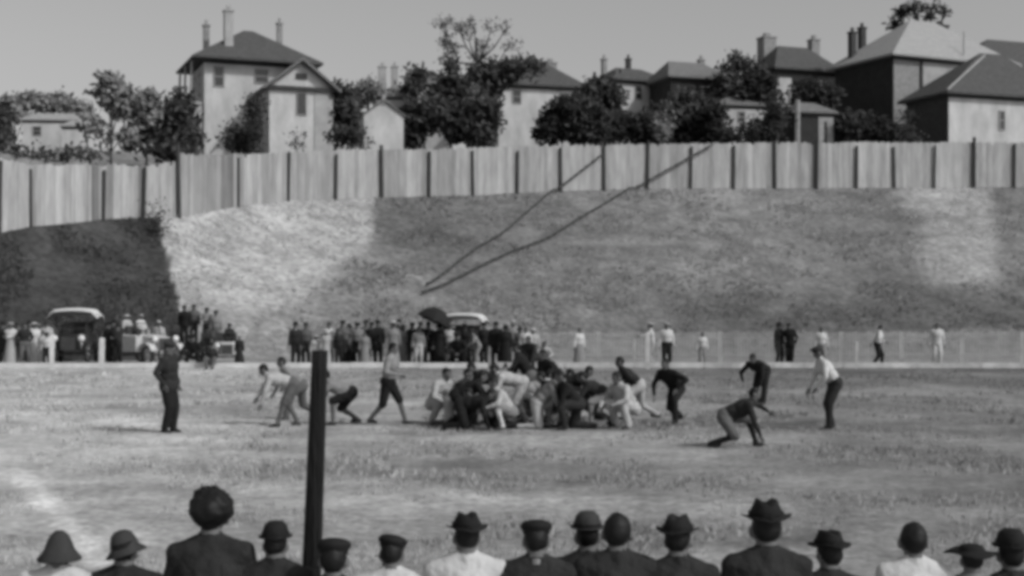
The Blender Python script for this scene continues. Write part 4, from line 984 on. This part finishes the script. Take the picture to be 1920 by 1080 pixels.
# umbrella
U = W(812, 606, 54.6); t = thing('umbrella', 'big black umbrella tilted over the crowd left of the white car canopy', 'umbrella', tuple(U), 0)
t.rotation_euler = (math.radians(-6), math.radians(24), 0)
b = MB(); n = 8; vs = [(0, 0, .62)]
for r, z in ((.28, .56), (.5, .42), (.66, .2), (.72, .05)):
    for i in range(n*2):
        a = i*math.pi/n; k = r*(1 if i % 2 == 0 else .93); vs.append((k*math.cos(a), k*math.sin(a), z+(0 if i % 2 == 0 else .04)))
N2 = n*2; fs = [(0, 1+i, 1+(i+1) % N2) for i in range(N2)]+[(1+j*N2+i, 1+(j+1)*N2+i, 1+(j+1)*N2+(i+1) % N2, 1+j*N2+(i+1) % N2) for j in range(3) for i in range(N2)]
b.add(vs, fs); c = b.build('canopy', 'canvas_black', t); m_ = c.modifiers.new('t', 'SOLIDIFY'); m_.thickness = .012
b = MB(); b.bar((0, 0, -.55), (0, 0, .72), .014, .01, 6); b.build('shaft', 'bench_wood', t)
b = MB(); b.path([(0, 0, -.55), (.02, 0, -.63), (.07, 0, -.66), (.11, 0, -.61)], [.018]*4, 6); b.build('handle', 'bench_wood', t)

# cables lying down the fence and the bank
def bank_pt(px, py):
    f, d = fence_pt(px); g = W(px, HZ, interp(FOOT, px, 1)); g.z = 0
    best = min(range(201), key=lambda i: abs((lambda p: HZ-(p.z-EYE)/p.y*F_PX)(g.lerp(f, i/200))-py))
    p = g.lerp(f, best/200); n = noise.noise(Vector((p.x*.16, p.y*.16, 3))); n2 = noise.noise(Vector((p.x*.6, p.y*.6, 9))); v = best/200
    prof = .05*math.sin(v*math.pi*2-.4)*sstep(0, .15, v)*(1-sstep(.85, 1, v))
    p.z += prof*3+(n*.35+n2*.10)*math.sin(v*math.pi)+.22
    return p
def cable(label, p0, p1, p2, p3):
    pts = []
    for i in range(9):
        k = i/8; px, py = lerp(p0[0], p1[0], k), lerp(p0[1], p1[1], k); pts.append(W(px, py, interp(FA, px, 1)-.32))
    for a_, b_ in ((p1, p2), (p2, p3)):
        for i in range(1, 17):
            k = i/16; q = bank_pt(lerp(a_[0], b_[0], k), lerp(a_[1], b_[1], k)); pts.append(q)
    b = MB(); b.path(pts, [.07]*len(pts), 6); o = b.build('cable', 'cable', smooth=True); tag(o, label, 'cable', 'cables lying over fence and bank')
cable('dark cable slanting down fence and bank, the upper left one', (1130, 289), (1044, 356), (946, 432), (800, 546))
cable('dark cable slanting down fence and bank, the lower right one', (1338, 270), (1192, 352), (1000, 458), (792, 566))
# ------------------------------------------------------------------ light, sky, camera
EL, AZ = math.radians(40), math.radians(122)
w = bpy.data.worlds.new('World'); SC.world = w; w.use_nodes = True
nt = w.node_tree; bg = nt.nodes['Background']
sky = nt.nodes.new('ShaderNodeTexSky'); sky.sky_type = 'NISHITA'; sky.sun_disc = False; sky.sun_elevation = EL; sky.sun_rotation = AZ
sky.dust_density = 3.0; sky.air_density = 1.2
bw = nt.nodes.new('ShaderNodeRGBToBW'); nt.links.new(sky.outputs[0], bw.inputs[0]); nt.links.new(bw.outputs[0], bg.inputs['Color'])
bg.inputs['Strength'].default_value = .122
sl = bpy.data.lights.new('sun', 'SUN'); sl.energy = 2.15; sl.angle = math.radians(.6); sl.color = (1, 1, 1)
so = bpy.data.objects.new('sun', sl); COL.objects.link(so)
to = Vector((math.sin(AZ)*math.cos(EL), math.cos(AZ)*math.cos(EL), math.sin(EL)))
so.rotation_euler = to.to_track_quat('Z', 'Y').to_euler()
so.location = (30, -20, 40)
cam = bpy.data.cameras.new('camera'); co = bpy.data.objects.new('camera', cam); COL.objects.link(co); SC.camera = co
co.location = (0, 0, EYE); co.rotation_euler = (math.radians(90), 0, 0)
cam.sensor_width = 36; cam.lens = 36*F_PX/1920; cam.shift_y = (HZ-540)/1920; cam.clip_end = 3000; cam.clip_start = .1
SC.view_settings.view_transform = 'Standard'; SC.view_settings.look = 'None'; SC.view_settings.exposure = 0.0; SC.view_settings.gamma = 1
SC.render.engine = 'CYCLES'; SC.cycles.use_denoising = True
SC.cycles.pixel_filter_type = 'BLACKMAN_HARRIS'; SC.cycles.filter_width = 4.3
SC.cycles.max_bounces = 5
